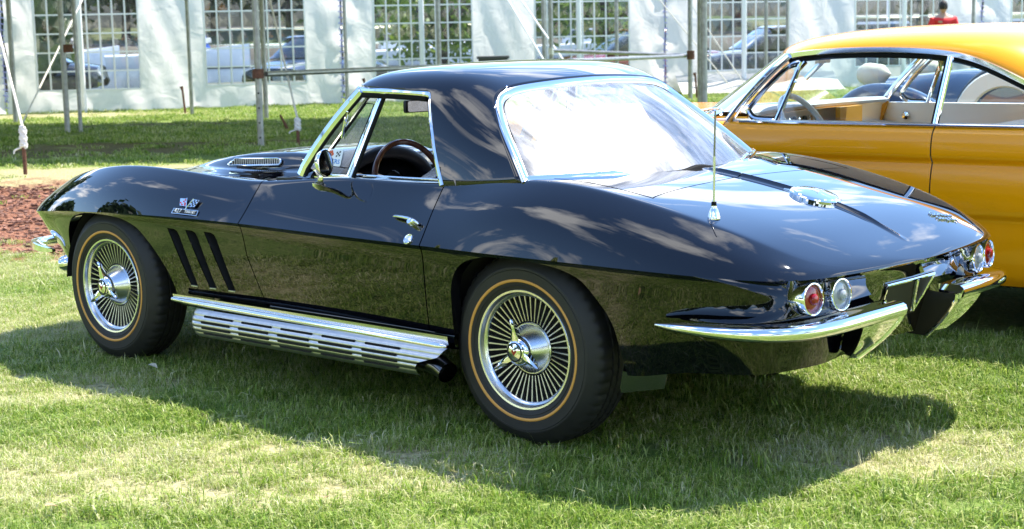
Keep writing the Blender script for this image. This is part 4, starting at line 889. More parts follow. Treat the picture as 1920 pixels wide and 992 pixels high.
c = np.array((-.69, YC-.42, .900)); sw = empty('steering_wheel', c, coupe); tl = math.radians(32); e1 = np.array((0, 1., 0)); e2 = np.array((-math.sin(tl), 0, math.cos(tl))); ez = np.cross(e1, e2)
MB().tube([c+.205*(math.cos(a)*e1+math.sin(a)*e2) for a in np.linspace(0, 2*np.pi, 40, endpoint=False)], .015, 10, closed=True).build('rim', 'pale_plastic', sw)
for a in (10, 170): dv = math.cos(math.radians(a))*e1+math.sin(math.radians(a))*e2; MB().tube([c, c+dv*.2], .012, 8).build('spoke', 'chrome', sw)
MB().lathe([(0, .03), (.04, .02), (.05, -.02)], c, ez, 20).build('horn_button', 'pale_plastic', sw); MB().tube([c, c+np.array((-.25, 0, -.14))], .03, 10).build('column', 'pale_plastic', sw)
MB().box((-1.1+.3, YC-.02, 1.262), (.02, .24, .06), R=Matrix.Rotation(.2, 3, 'Z')).build('rear_view_mirror', 'white_vinyl', coupe); MB().tube([(-.80, YC, 1.25), (-.92, YC+.02, 1.15)], .014, 8).build('mirror_stem', 'chrome', coupe)
for xs_, nm in ((-.05, 'front_bench'), (.75, 'rear_bench')):
    mb = MB(); mb.box((xs_-.12, YC, .45), (.5, 1.5, .18)); mb.box((xs_+.14, YC, .66), (.16, 1.5, .50), R=Matrix.Rotation(.2, 3, 'Y')); o = mb.build(nm, 'gold_vinyl', coupe); md = o.modifiers.new('b', 'BEVEL'); md.width = .04; md.segments = 3
MB().box((.95, YC, .93), (.5, 1.6, .03)).build('parcel_shelf', 'grey_pad', coupe)
addtube('wiper', 'chrome', [(-1.25, YC-.55, .995), (-1.05, YC-.70, 1.02), (-.95, YC-.85, 1.0)], .008, parent=coupe)
coupe.rotation_euler.z = .075; coupe.location = coupe.location-Vector((.073, .003, 0))
# ================================================================== dark blue vintage car beyond it
mat('blue_paint', (.008, .014, .045), .15, coat=1.); 
old = empty('vintage_roadster', (-1.6, 6.0, 0)); tag(old, 'dark blue vintage car with rounded fenders and whitewall tyres, seen through the yellow coupe windows', 'car')
OY = 5.95
def fender(xc, sg, L, H, nm):
    a = np.linspace(.05, np.pi-.05, 30); b = np.linspace(-1, 1, 14); P = np.array([[(xc-L*math.cos(t_)*(1 if math.cos(t_) > 0 else 1.5), OY+sg*(.68+.17*s_), .36+H*math.sin(t_)**.8*(1-.35*abs(s_)**2.6)) for s_ in b] for t_ in a]); MB().grid(P, flip=False).build(nm, 'blue_paint', old, sharp=60)
for sg in (-1, 1):
    fender(-1.95, sg, .46, .66, 'front_fender'); fender(.75, sg, .48, .62, 'rear_fender')
    for xc in (-1.95, .78):
        w = empty('wheel', (xc, OY+sg*.74, .36), old); MB().lathe([(.19, .0), (.20, .06), (.30, .075), (.345, .05), (.36, 0), (.345, -.06), (.2, -.08)], (xc, OY+sg*.74, .36), (0, sg, 0), 40).build('tyre', 'tyre_rubber', w); MB().lathe([(.21, .064), (.22, .076), (.295, .080), (.305, .074)], (xc, OY+sg*.74, .36), (0, sg, 0), 40).build('whitewall', 'whitewall', w); MB().lathe([(0, .09), (.08, .085), (.18, .05), (.2, .03)], (xc, OY+sg*.74, .36), (0, sg, 0), 32).build('hubcap', 'chrome', w)
    MB().lathe([(0, .09), (.055, .08), (.078, .04), (.082, 0), (.07, -.10), (.0, -.17)], (-2.16, OY+sg*.42, 1.07), (-1, 0, 0), 28).build('headlamp', 'ivory', old); MB().box((-.6, OY+sg*.80, .38), (1.7, .26, .04)).build('running_board', 'rubber', old)
a = np.linspace(0, np.pi, 24); P = np.array([[(x, OY+hw*math.cos(t_), zb+(zt-zb)*math.sin(t_)**.55) for t_ in a] for x, hw, zb, zt in ((-2.35, .20, .45, .95), (-2.3, .26, .42, 1.03), (-1.6, .36, .40, 1.10), (-1.0, .52, .38, 1.14), (-.95, .62, .38, 1.16), (.6, .70, .38, 1.15), (1.2, .62, .42, 1.05), (1.6, .3, .5, .7))]); MB().grid(P).build('body_shell', 'blue_paint', old, sharp=50)
P = np.array([[(x, OY+hw*math.cos(t_), zb+(zt-zb)*math.sin(t_)**.6) for t_ in a] for x, hw, zb, zt in ((-.85, .55, 1.10, 1.14), (-.7, .60, 1.10, 1.48), (-.2, .64, 1.10, 1.60), (.5, .62, 1.10, 1.56), (1.0, .5, 1.05, 1.2))]); MB().grid(P).build('cabin_top', 'black_matte', old, sharp=50)
sp_ = (-.93, OY-.80, .76); sw = empty('spare_wheel', sp_, old); MB().lathe([(.24, .0), (.25, .06), (.33, .075), (.38, .05), (.40, 0), (.38, -.06), (.2, -.08)], sp_, (0, -1, 0), 40).build('tyre', 'tyre_rubber', sw); MB().lathe([(.245, .066), (.255, .081), (.350, .086), (.362, .07)], sp_, (0, -1, 0), 40).build('whitewall', 'whitewall', sw); MB().lathe([(0, .05), (.1, .045), (.25, .04)], sp_, (0, -1, 0), 32).build('wheel_disc', 'blue_paint', sw)
# ================================================================== ground, tent, background
RX = np.array((math.cos(YAW), math.sin(YAW), 0.)); FX = np.array((-math.sin(YAW), math.cos(YAW), 0.)); C0 = np.array((CAM[0], CAM[1], 0.))
def LD(lat, dep, z=0.): return C0+RX*lat+FX*dep+np.array((0, 0, z))
def ramp(t, fac, stops):
    r = N(t, 'ShaderNodeValToRGB'); e = r.color_ramp.elements
    while len(e) < len(stops): e.new(.5)
    for k, (p_, c_) in enumerate(stops): e[k].position = p_; e[k].color = (*c_, 1)
    t.links.new(fac, r.inputs[0]); return r.outputs[0]
def mixc_(t, f, a, b):
    m = N(t, 'ShaderNodeMix', data_type='RGBA')
    for k, q in ((0, f), (6, a), (7, b)):
        if isinstance(q, (int, float)): m.inputs[k].default_value = q
        elif isinstance(q, tuple): m.inputs[k].default_value = (*q, 1)
        else: t.links.new(q, m.inputs[k])
    return m.outputs[2]
def math_(t, op, a, b=None, clamp=False):
    m = N(t, 'ShaderNodeMath', operation=op); m.use_clamp = clamp
    for k, q in enumerate((a, b)):
        if q is None: continue
        if isinstance(q, (int, float)): m.inputs[k].default_value = q
        else: t.links.new(q, m.inputs[k])
    return m.outputs[0]
PATCHES = {'mulch': [(-3.9, 13.4, 4.2, 2.6)], 'straw': [(-4.9, 16.9, 5.5, 1.35), (-3.4, 10.6, 1.3, .8), (-9, 30.4, 3.0, .8), (-1.2, 5.25, 1.1, .4), (-2.2, 6.6, .7, .35), (1.4, 5.3, .6, .3), (-2.6, 8.3, .8, .7)], 'dirt': [(-6.6, 20.6, 2.6, .9), (-5.6, 26.6, 1.6, .5), (-4.4, 21.8, 2.4, .45)]}
def patch_mask(t, posn, kind, noise):
    tot = None
    for lat, dep, a, b in PATCHES[kind]:
        c = LD(lat, dep); s = N(t, 'ShaderNodeVectorMath', operation='SUBTRACT'); t.links.new(posn, s.inputs[0]); s.inputs[1].default_value = tuple(c)
        d1 = N(t, 'ShaderNodeVectorMath', operation='DOT_PRODUCT'); t.links.new(s.outputs[0], d1.inputs[0]); d1.inputs[1].default_value = tuple(RX/a)
        d2 = N(t, 'ShaderNodeVectorMath', operation='DOT_PRODUCT'); t.links.new(s.outputs[0], d2.inputs[0]); d2.inputs[1].default_value = tuple(FX/b)
        r = math_(t, 'SQRT', math_(t, 'ADD', math_(t, 'POWER', math_(t, 'ABSOLUTE', d1.outputs['Value']), 2.), math_(t, 'POWER', math_(t, 'ABSOLUTE', d2.outputs['Value']), 2.)))
        k = math_(t, 'MULTIPLY', math_(t, 'SUBTRACT', 1.25, math_(t, 'ADD', r, math_(t, 'MULTIPLY', math_(t, 'SUBTRACT', noise, .5), 1.6))), 3.0, True)
        tot = k if tot is None else math_(t, 'MAXIMUM', tot, k)
    return tot
def grass_nodes(m, blade):
    m.use_nodes = True; t = m.node_tree; b = t.nodes['Principled BSDF']; o = t.nodes['Material Output']; geo = N(t, 'ShaderNodeNewGeometry'); pos = geo.outputs['Position']
    n1 = N(t, 'ShaderNodeTexNoise'); n1.inputs['Scale'].default_value = 1.3; n1.inputs['Detail'].default_value = 5; n1.inputs['Roughness'].default_value = .62; t.links.new(pos, n1.inputs['Vector'])
    n2 = N(t, 'ShaderNodeTexNoise'); n2.inputs['Scale'].default_value = 40.; n2.inputs['Detail'].default_value = 5; t.links.new(pos, n2.inputs['Vector'])
    straw = patch_mask(t, pos, 'straw', n1.outputs['Fac']); mul = patch_mask(t, pos, 'mulch', n1.outputs['Fac']); dirt = patch_mask(t, pos, 'dirt', n1.outputs['Fac'])
    if blade:
        at = N(t, 'ShaderNodeAttribute'); at.attribute_name = 'tone'; f = at.outputs['Fac']; oi = N(t, 'ShaderNodeObjectInfo')
        dry = math_(t, 'ADD', math_(t, 'MULTIPLY', math_(t, 'SUBTRACT', n1.outputs['Fac'], .5), 1.0), math_(t, 'ADD', math_(t, 'MULTIPLY', straw, .28), math_(t, 'ADD', math_(t, 'MULTIPLY', f, .85), math_(t, 'MULTIPLY', math_(t, 'SUBTRACT', oi.outputs['Random'], .5), .3))))
        col = ramp(t, dry, [(.02, (.080, .160, .013)), (.27, (.205, .325, .030)), (.50, (.33, .42, .080)), (.77, (.48, .49, .20)), (1., (.66, .63, .40))])
        t.links.new(col, b.inputs['Base Color']); b.inputs['Roughness'].default_value = .45; b.inputs['Specular IOR Level'].default_value = .35
        tr = N(t, 'ShaderNodeBsdfTranslucent'); t.links.new(col, tr.inputs[0]); mx = N(t, 'ShaderNodeMixShader'); mx.inputs[0].default_value = .38
        t.links.new(b.outputs[0], mx.inputs[1]); t.links.new(tr.outputs[0], mx.inputs[2]); t.links.new(mx.outputs[0], o.inputs[0])
    else:
        g = ramp(t, math_(t, 'ADD', math_(t, 'MULTIPLY', n1.outputs['Fac'], .6), math_(t, 'MULTIPLY', n2.outputs['Fac'], .4)), [(.30, (.06, .095, .022)), (.48, (.14, .20, .045)), (.62, (.22, .25, .08)), (.75, (.32, .30, .14))])
        g = mixc_(t, math_(t, 'MULTIPLY', straw, .8), g, ramp(t, n2.outputs['Fac'], [(.35, (.24, .21, .10)), (.65, (.50, .44, .26))]))
        g = mixc_(t, math_(t, 'MULTIPLY', dirt, .75), g, ramp(t, n2.outputs['Fac'], [(.35, (.06, .04, .025)), (.65, (.17, .12, .075))]))
        g = mixc_(t, mul, g, ramp(t, n2.outputs['Fac'], [(.35, (.08, .032, .02)), (.5, (.21, .09, .052)), (.68, (.36, .19, .12))]))
        t.links.new(g, b.inputs['Base Color']); b.inputs['Roughness'].default_value = .9; b.inputs['Specular IOR Level'].default_value = .1
        bu = N(t, 'ShaderNodeBump'); bu.inputs['Strength'].default_value = .9; bu.inputs['Distance'].default_value = .03; t.links.new(n2.outputs['Fac'], bu.inputs['Height']); t.links.new(bu.outputs[0], b.inputs['Normal'])
MATS['ground'] = bpy.data.materials.new('ground'); grass_nodes(MATS['ground'], False); MATS['blade'] = bpy.data.materials.new('blade'); grass_nodes(MATS['blade'], True)
def relief(P):   # gentle unevenness of the lawn
    return .012*np.sin(P[..., 0]*1.7+.3)*np.sin(P[..., 1]*1.3+1.)+.008*np.sin(P[..., 0]*4.1)*np.cos(P[..., 1]*3.7)
lat = np.r_[np.linspace(-160, -14, 20), np.linspace(-13, 10, 70), np.linspace(12, 160, 20)]; dep = np.r_[np.linspace(-160, 1, 20), np.linspace(2, 38.5, 90), 39.5, 41.]
P = np.array([[LD(a, b, 0 if b < 38.6 else (-.35 if b < 40 else -.9)) for b in dep] for a in lat]); near = (dep < 38.6)[None] & (dep > 1.5)[None] & (np.abs(lat) < 14)[:, None]
P[..., 2] += np.where(near, relief(P), 0)-.012
tag(MB().grid(P, flip=True).build('ground', 'ground', None, sharp=180), 'mown lawn under and around the cars', kind='structure')
# ---- grass blades
def clump(n, R, hmin, hmax, wd, seed):
    r = np.random.default_rng(seed); V = []; F = []; T = []
    for i in range(n):
        a = r.uniform(0, 2*np.pi); d = R*math.sqrt(r.uniform(0, 1)); x, y = d*math.cos(a), d*math.sin(a); h = r.uniform(hmin, hmax); b = r.uniform(0, 2*np.pi); ln = r.uniform(.3, 2.0)*h; w = wd*r.uniform(.6, 1.3)
        dx, dy = math.cos(b), math.sin(b); px, py = -dy*w, dx*w; k = len(V); tone = np.clip(r.beta(1.1, 1.5), 0, 1)
        V += [(x-px, y-py, -.005), (x+px, y+py, -.005), (x+dx*ln*.35-px*.8, y+dy*ln*.35-py*.8, h*.62), (x+dx*ln*.35+px*.8, y+dy*ln*.35+py*.8, h*.62), (x+dx*ln, y+dy*ln, h*(1 if ln < h*.8 else (.8 if ln < h*1.4 else .55)))]
        F += [(k, k+1, k+3, k+2), (k+2, k+3, k+4)]; T += [tone]*5
    me = bpy.data.meshes.new('grass_clump'); me.from_pydata(V, [], F); at = me.attributes.new('tone', 'FLOAT', 'POINT'); at.data.foreach_set('value', T); me.materials.append(MATS['blade']); return me
gcol = bpy.data.collections.new('grass_sources')
SRC = []
for k in range(7):
    o = bpy.data.objects.new('grass_clump', clump(44, .07, .014, .050, .0021, 100+k)); gcol.objects.link(o)
gcol2 = bpy.data.collections.new('grass_sources_far')
for k in range(5):
    o = bpy.data.objects.new('grass_clump', clump(40, .16, .025, .055, .005, 200+k)); gcol2.objects.link(o)
def scatter(name, col, pts, scl, label):
    me = bpy.data.meshes.new(name); me.from_pydata(pts.tolist(), [], []); a = me.attributes.new('rot', 'FLOAT_VECTOR', 'POINT'); rot = np.zeros((len(pts), 3)); rot[:, 2] = rng.uniform(0, 6.283, len(pts)); rot[:, :2] = rng.normal(0, .10, (len(pts), 2)); a.data.foreach_set('vector', rot.ravel())
    s = me.attributes.new('scl', 'FLOAT', 'POINT'); s.data.foreach_set('value', scl); o = bpy.data.objects.new(name, me); COL.objects.link(o)
    g = bpy.data.node_groups.new(name, 'GeometryNodeTree'); g.interface.new_socket('Geometry', in_out='INPUT', socket_type='NodeSocketGeometry'); g.interface.new_socket('Geometry', in_out='OUTPUT', socket_type='NodeSocketGeometry')
    gi, go = g.nodes.new('NodeGroupInput'), g.nodes.new('NodeGroupOutput'); ip = g.nodes.new('GeometryNodeInstanceOnPoints'); ci = g.nodes.new('GeometryNodeCollectionInfo'); ci.inputs['Collection'].default_value = col; ci.inputs['Separate Children'].default_value = True; ci.inputs['Reset Children'].default_value = True
    na, nb = g.nodes.new('GeometryNodeInputNamedAttribute'), g.nodes.new('GeometryNodeInputNamedAttribute'); na.data_type = 'FLOAT_VECTOR'; na.inputs[0].default_value = 'rot'; nb.data_type = 'FLOAT'; nb.inputs[0].default_value = 'scl'
    L = g.links.new; L(gi.outputs[0], ip.inputs['Points']); L(ci.outputs[0], ip.inputs['Instance']); ip.inputs['Pick Instance'].default_value = True
    e2r = g.nodes.new('FunctionNodeEulerToRotation'); L(na.outputs[0], e2r.inputs[0]); L(e2r.outputs[0], ip.inputs['Rotation']); L(nb.outputs[0], ip.inputs['Scale']); L(ip.outputs[0], go.inputs[0])
    md = o.modifiers.new('scatter', 'NODES'); md.node_group = g; return tag(o, label, 'grass', kind='stuff')
def inpatch(kind, lat, dep):
    m = np.zeros(len(lat), bool)
    for a, b, c, d in PATCHES[kind]: m |= ((lat-a)/c)**2+((dep-b)/d)**2 < 1.0+.5*np.sin(lat*7)*np.cos(dep*5)
    return m
def field(n, d0, d1, margin):
    dep = np.sqrt(rng.uniform(d0**2, d1**2, n)); lat = rng.uniform(-1, 1, n)*(dep*.33+margin); P = C0[None]+RX[None]*lat[:, None]+FX[None]*dep[:, None]; P[:, 2] = relief(P)-.012
    keep = ~(inpatch('mulch', lat, dep) & (rng.uniform(0, 1, n) < .96)) & ~(inpatch('dirt', lat, dep) & (rng.uniform(0, 1, n) < .85)) & ~(inpatch('straw', lat, dep) & (dep > 12) & (rng.uniform(0, 1, n) < .82))
    keep &= ~((np.abs(P[:, 1]-2.7) < .7) & (P[:, 0] > -2.3) & (P[:, 0] < .5)); dens = .5+.5*np.sin(P[:, 0]*2.3+np.sin(P[:, 1]*3.1))*np.cos(P[:, 1]*2.7); keep &= rng.uniform(0, 1, n) < .72+.28*dens
    return P[keep], lat[keep], dep[keep]
P, la, de = field(34000, 3.6, 12.0, .9); big = rng.uniform(0, 1, len(P)); sc = rng.uniform(.55, 1.05, len(P))*np.where(big > .97, 1.55, 1)*np.where(inpatch('straw', la, de), .8, 1)
scatter('lawn_grass', gcol, P, sc, 'short green and straw coloured lawn grass around the black car')
P, la, de = field(15000, 11.0, 38.0, 2.5); scatter('distant_grass', gcol2, P, rng.uniform(.7, 1.25, len(P)), 'lawn grass between the cars and the white tent')
# tall thin seed stalks and fallen leaves
mb = MB(); tones = []
P, la, de = field(900, 4.2, 8.5, .3)
for p in P:
    h = rng.uniform(.06, .12); b = rng.uniform(0, 6.28); dv = np.array((math.cos(b), math.sin(b), 0)); w = np.array((-dv[1], dv[0], 0))*.0011; q = [p-w, p+w, p+dv*h*.25+w*.8+(0, 0, h*.6), p+dv*h*.25-w*.8+(0, 0, h*.6), p+dv*h*.6+(0, 0, h)]; mb.add(q, [(0, 1, 2, 3), (3, 2, 4)])
o = mb.build('grass_stalks', 'blade', None, smooth=False); at = o.data.attributes.new('tone', 'FLOAT', 'POINT'); at.data.foreach_set('value', np.repeat(rng.uniform(.2, .9, len(P)), 5)); tag(o, 'longer loose grass stalks in the lawn', 'grass', kind='stuff')
# ---- mulch chips
mat('bark', (.29, .135, .085), .9, noise=.7, nscale=2.5); mb = MB()
for i in range(9000):
    la = rng.uniform(-4.2, 4.2)-3.9; de = 13.4+rng.uniform(-2.6, 2.6)
    if ((la+3.9)/4.2)**2+((de-13.4)/2.6)**2 > 1: continue
    p = LD(la, de, rng.uniform(-.01, .012)); R_ = Matrix.Rotation(rng.uniform(0, 6.28), 3, 'Z')@Matrix.Rotation(rng.normal(0, .4), 3, 'X'); mb.box(p, (rng.uniform(.02, .07), rng.uniform(.01, .03), .008), R=np.array(R_))
tag(mb.build('bark_mulch', 'bark', None, smooth=False), 'reddish brown bark mulch at the left behind the black car', 'mulch', kind='stuff')
# ---- tent side wall
def fabric(name, col, tr):
    m = bpy.data.materials.new(name); m.use_nodes = True; t = m.node_tree; b = t.nodes['Principled BSDF']; o = t.nodes['Material Output']; b.inputs['Base Color'].default_value = (*col, 1); b.inputs['Roughness'].default_value = .55
    g = N(t, 'ShaderNodeTexCoord'); no = N(t, 'ShaderNodeTexNoise'); no.inputs['Scale'].default_value = 2.2; no.inputs['Detail'].default_value = 5; no.inputs['Distortion'].default_value = 1.2; t.links.new(g.outputs['Object'], no.inputs['Vector'])
    bu = N(t, 'ShaderNodeBump'); bu.inputs['Strength'].default_value = .45; bu.inputs['Distance'].default_value = .09; t.links.new(no.outputs['Fac'], bu.inputs['Height']); t.links.new(bu.outputs[0], b.inputs['Normal'])
    tl = N(t, 'ShaderNodeBsdfTranslucent'); tl.inputs[0].default_value = (*col, 1); t.links.new(bu.outputs[0], tl.inputs['Normal']); mx = N(t, 'ShaderNodeMixShader'); mx.inputs[0].default_value = tr; t.links.new(b.outputs[0], mx.inputs[1]); t.links.new(tl.outputs[0], mx.inputs[2]); t.links.new(mx.outputs[0], o.inputs[0]); MATS[name] = m
fabric('tent_fabric', (.82, .785, .74), .5); mat('galvanised', (.38, .38, .37), .4, .8, noise=.3, nscale=12); mat('white_pole', (.82, .82, .82), .4); mat('rope', (.62, .58, .50), .8); mat('lace', (.33, .33, .62), .7); mat('stake_rust', (.17, .07, .04), .85, noise=.5, nscale=30); mat('wrap_white', (.72, .68, .66), .8)
glass('vinyl_pane', (.78, .80, .82), haze=.03, haze_rough=.25, diff=.02, streak=(3, 3, 12))
def WL(lat, z, off=0.): return LD(lat, 34+.27*lat-off, z)
WINS = [(-9.15, -7.26, .42), (-6.02, -4.09, .44), (-2.72, -.73, .50), (.59, 2.60, .52), (4.13, 6.19, .45), (7.72, 9.84, .45), (11.5, 13.5, .45)]
SEAMS = [-15.6, -9.72, -3.37, 3.38, 10.75, 17.]
tent = empty('marquee', WL(0, 0)); tag(tent, 'white marquee side wall with gridded clear windows across the background', 'tent')
WT = .365*5
for k in range(5):
    a0, a1 = SEAMS[k], SEAMS[k+1]; ws_ = [w for w in WINS if a0 < w[0] < a1]
    xs = sorted(set(np.round(np.r_[np.linspace(a0+.02, a1-.02, 70), [q for w in ws_ for q in (w[0], w[1])]], 4))); zw = ws_[0][2] if ws_ else .45
    zs = sorted(set(np.round(np.r_[np.linspace(.0, 2.7, 34), zw, zw+WT], 4))); P = np.zeros((len(xs), len(zs), 3)); keep = []
    for i, x in enumerate(xs):
        for j, z in enumerate(zs):
            dw = min([max(max(w[0]-x, x-w[1]), max(w[2]-z, z-w[2]-WT)) for w in ws_] or [1.]); am = np.clip(dw/.3, 0, 1); es = min(x-a0, a1-x)
            off = am*(.05*math.sin(x*3.1+z*1.3+k)+.035*math.sin(x*7.7-z*3.3)+.02*math.sin(x*13+z*5.))+.05*math.exp(-(es/.25)**2)*math.sin(z*9+k)*am+.10*max(0, .25-z)*math.sin(x*5.3)
            P[i, j] = WL(x, z, off)
    mb = MB(); mb.grid(P); m_ = len(zs); mb.f = [f for f in mb.f if not any(w[0]-1e-4 < xs[f[0]//m_] < w[1]-1e-4 and w[2]-1e-4 < zs[f[0] % m_] < w[2]+WT-1e-4 for w in ws_)]
    mb.build('wall_panel', 'tent_fabric', tent, sharp=180)
    if k:
        lc = MB()
        for z in np.arange(.12, 2.6, .115):
            q = WL(a0, z, .06); lc.tube([q-RX*.05+(0, 0, .01), q+RX*.05-(0, 0, .01)], .012, 6); lc.tube([q-RX*.012, q+(0, 0, .1)-RX*.012], .008, 5)
        lc.build('lacing', 'lace', tent)
pane_me = {}
for (w0, w1, z0) in WINS:
    wd = empty('tent_window', WL((w0+w1)/2, z0), tent); nc = 8; cw = (w1-w0)/nc; mb = MB()
    for i in range(nc+1): mb.sweep([WL(w0+cw*i, z0), WL(w0+cw*i, z0+WT)], [(-.017, -.004), (.017, -.004), (.017, .004), (-.017, .004)], up=tuple(FX))
    for j in range(6): mb.sweep([WL(w0, z0+.365*j), WL(w1, z0+.365*j)], [(-.014, -.0055), (.014, -.0055), (.014, .0055), (-.014, .0055)], up=tuple(FX))
    mb.build('glazing_bars', 'white_pole', wd, smooth=False)
    me = bpy.data.meshes.new('pane'); ex = nrm(WL(1, 0)-WL(0, 0)); a, b = cw/2*1.0353-.004, .1805
    nrm_ = nrm(np.cross(ex, (0, 0, 1))); bulge = .006
    me.from_pydata([tuple(ex*x*a+np.array((0, 0, y*b))+nrm_*bulge*(x == 0 and y == 0)) for x, y in ((-1, -1), (1, -1), (1, 1), (-1, 1), (0, 0))], [], [(0, 1, 4), (1, 2, 4), (2, 3, 4), (3, 0, 4)]); me.materials.append(MATS['vinyl_pane'])
    for i in range(nc):
        for j in range(5):
            o = bpy.data.objects.new('pane', me); COL.objects.link(o); o.parent = wd; q = WL(w0+cw*(i+.5), z0+.365*(j+.5)); o.location = Vector(q)-wloc(wd)
for lat_, off, m_, r in ((-8.22, .45, 'white_pole', .05), (-5.77, 3.0, 'galvanised', .035), (-9.9, 4.2, 'galvanised', .04), (-3.25, .5, 'galvanised', .035), (-1.75, .25, 'white_pole', .055), (-1.4, .5, 'galvanised', .05), (1.50, .3, 'white_pole', .055), (.75, .9, 'galvanised', .045), (2.3, .4, 'galvanised', .04), (5.1, .35, 'white_pole', .055), (5.55, .6, 'galvanised', .04), (6.05, .5, 'galvanised', .035), (8.8, .3, 'white_pole', .055), (9.6, .5, 'galvanised', .04), (10.4, .5, 'galvanised', .04)):
    MB().tube([WL(lat_, 0, off), WL(lat_, 2.7, off)], r, 10).build('tent_pole', m_, tent)
# slack flap on the ground at the right
P = np.array([[WL(x, .34*(1-t_)**1.5+.03*math.sin(x*4)*t_*(1-t_)*4, .05+1.5*t_) for t_ in np.linspace(0, 1, 10)] for x in np.linspace(3.6, 7.2, 24)]); P[..., 2] += .03; MB().grid(P).build('ground_flap', 'tent_fabric', tent, sharp=180)
# ---- open canopy in front of the marquee (its roof is above the picture, its shade on the lawn is not)
can = empty('event_canopy', LD(-4, 24)); tag(can, 'open canopy on steel poles in front of the marquee, shading a band of lawn', 'canopy')
n1 = 24; P = np.array([[LD(a, d, 3.0+.9*(1-abs((d-24)/4.6))+.05*math.sin(a*2)) for d in np.linspace(19.6, 28.4, 9)] for a in np.linspace(-13, 7.5, n1)]); fabric('canopy_fabric', (.8, .8, .8), .06); MB().grid(P).build('canopy_roof', 'canopy_fabric', can, sharp=180)
for la, de in ((-3.21, 20.83), (-4.17, 27.77), (-6.80, 24.86), (-6.62, 24.95), (-8.45, 27.69), (2.6, 21.5), (-11.5, 21), (3.3, 27.9)):
    MB().tube([LD(la, de, 0), LD(la, de, 3.15 if abs(de-24) > 3 else 3.75)], .043 if la != -6.62 else .03, 12).build('pole', 'galvanised', can)
for la, de, z in ((-3.21, 20.83, .94), (-6.72, 24.86, 1.28)): MB().tube([LD(la, de, z-.06), LD(la, de, z+.06)], .075, 12).build('clamp', 'stake_rust', can)
mb = MB(); [mb.tube([LD(-3.21, 20.79, z), LD(-3.21, 20.77, z)], .012, 8) for z in np.arange(.12, .9, .19)]; mb.build('pole_holes', 'dark_void', can)
bar = empty('pipe_barrier', LD(.2, 27)); tag(bar, 'grey scaffold pipe barrier rail running behind the black car roof', 'barrier')
MB().tube([LD(-3.12, 20.9, .93), LD(3.45, 31.5, .85)], .035, 10).build('rail', 'galvanised', bar); MB().tube([LD(3.45, 31.4, .86), LD(.88, 31.6, 1.00)], .035, 10).build('rail', 'galvanised', bar); MB().tube([LD(3.55, 31.6, 0), LD(3.55, 31.6, 2.8)], .045, 10).build('post', 'galvanised', bar); MB().tube([LD(.85, 31.7, 0), LD(.85, 31.7, 2.8)], .045, 10).build('post', 'galvanised', bar); MB().tube([LD(3.55, 31.5, .78), LD(3.55, 31.5, .95)], .075, 10).build('coupler', 'stake_rust', bar); MB().tube([LD(.85, 31.6, .93), LD(.85, 31.6, 1.05)], .06, 10).build('coupler', 'alu', bar)
# ---- guy ropes and stakes
def guy(la, de, h, top, label, lean=0.):
    b = LD(la, de); e = empty('guy_stake', b); tag(e, label, 'tent stake', 'roped tent stakes on the lawn'); MB().tube([b, b+RX*lean+np.array((0, 0, h))], .022, 10).build('stake', 'stake_rust', e)
    zz = np.linspace(h*.55, h*.97, 40); th = np.linspace(0, 2*np.pi*9, 40); c = b+RX*lean*.8
    MB().tube(np.array([c+np.array((.028*math.cos(a), .028*math.sin(a), z)) for a, z in zip(th, zz)]), .020, 6).build('wrapping', 'wrap_white', e)
    MB().tube(crom([c+RX*.03+(0, 0, h*.58), c-RX*.09+(0, 0, h*.50), c-RX*.11+(0, 0, h*.42)], 4), .010, 6).build('loose_end', 'wrap_white', e)
    MB().tube([c+np.array((0, 0, h*.95)), top], .014, 6).build('rope', 'rope', e)
guy(-5.21, 17.29, .53, LD(-6.77, 20.8, 3.02), 'rusty tent stake wrapped in white cord at the far left of the lawn'); guy(-2.75, 20.99, .36, LD(-3.7, 24, 3.1), 'tent stake with white wrapping behind the windscreen of the black car')
for p0, p1, lab in (((-8.05, 26.6, .0), (-7.8, 31.0, 2.6), 'dark thin guy line by the leftmost tent window'), ((4.55, 32.6, .1), (2.7, 34.2, 2.6), 'pale guy line crossing the tent window left of the yellow car, tied low'), ((4.9, 33.0, .1), (3.4, 34.4, 2.6), 'pale guy line nearest the yellow car windscreen'), ((1.05, 31.7, .2), (-.3, 33.2, 2.6), 'white strap running up from behind the black roof, left one'), ((1.5, 31.7, .2), (-.1, 33.2, 2.6), 'white strap running up from behind the black roof, right one')):
    tag(MB().tube([LD(*p0), LD(*p1)], .022 if 'strap' in lab else .014, 6).build('guy_line', 'white_pole' if 'strap' in lab else 'rope', None), lab, 'rope', 'guy lines of the tents')
for la, de, lab in ((-6.06, 30.27, 'short peg with cord against the tent wall between the two left windows'), (-2.9, 33.0, 'short peg by the tent wall behind the front of the black roof'), (3.75, 32.2, 'short peg by the post left of the yellow car')):
    e = MB().tube([LD(la, de), LD(la-.03, de, .42), LD(la-.05, de, .5)], [.02, .02, .035], 8).build('tent_peg', 'stake_rust', None); tag(e, lab, 'tent peg', 'short pegs along the tent wall')
tag(MB().tube([LD(-3.31, 24.15), LD(-3.36, 24.15, .12), LD(-3.42, 24.15, .24)], [.03, .02, .015], 8).build('tent_peg', 'stake_rust', None), 'small dark peg in the shaded lawn left of the windscreen', 'tent peg', 'short pegs along the tent wall')
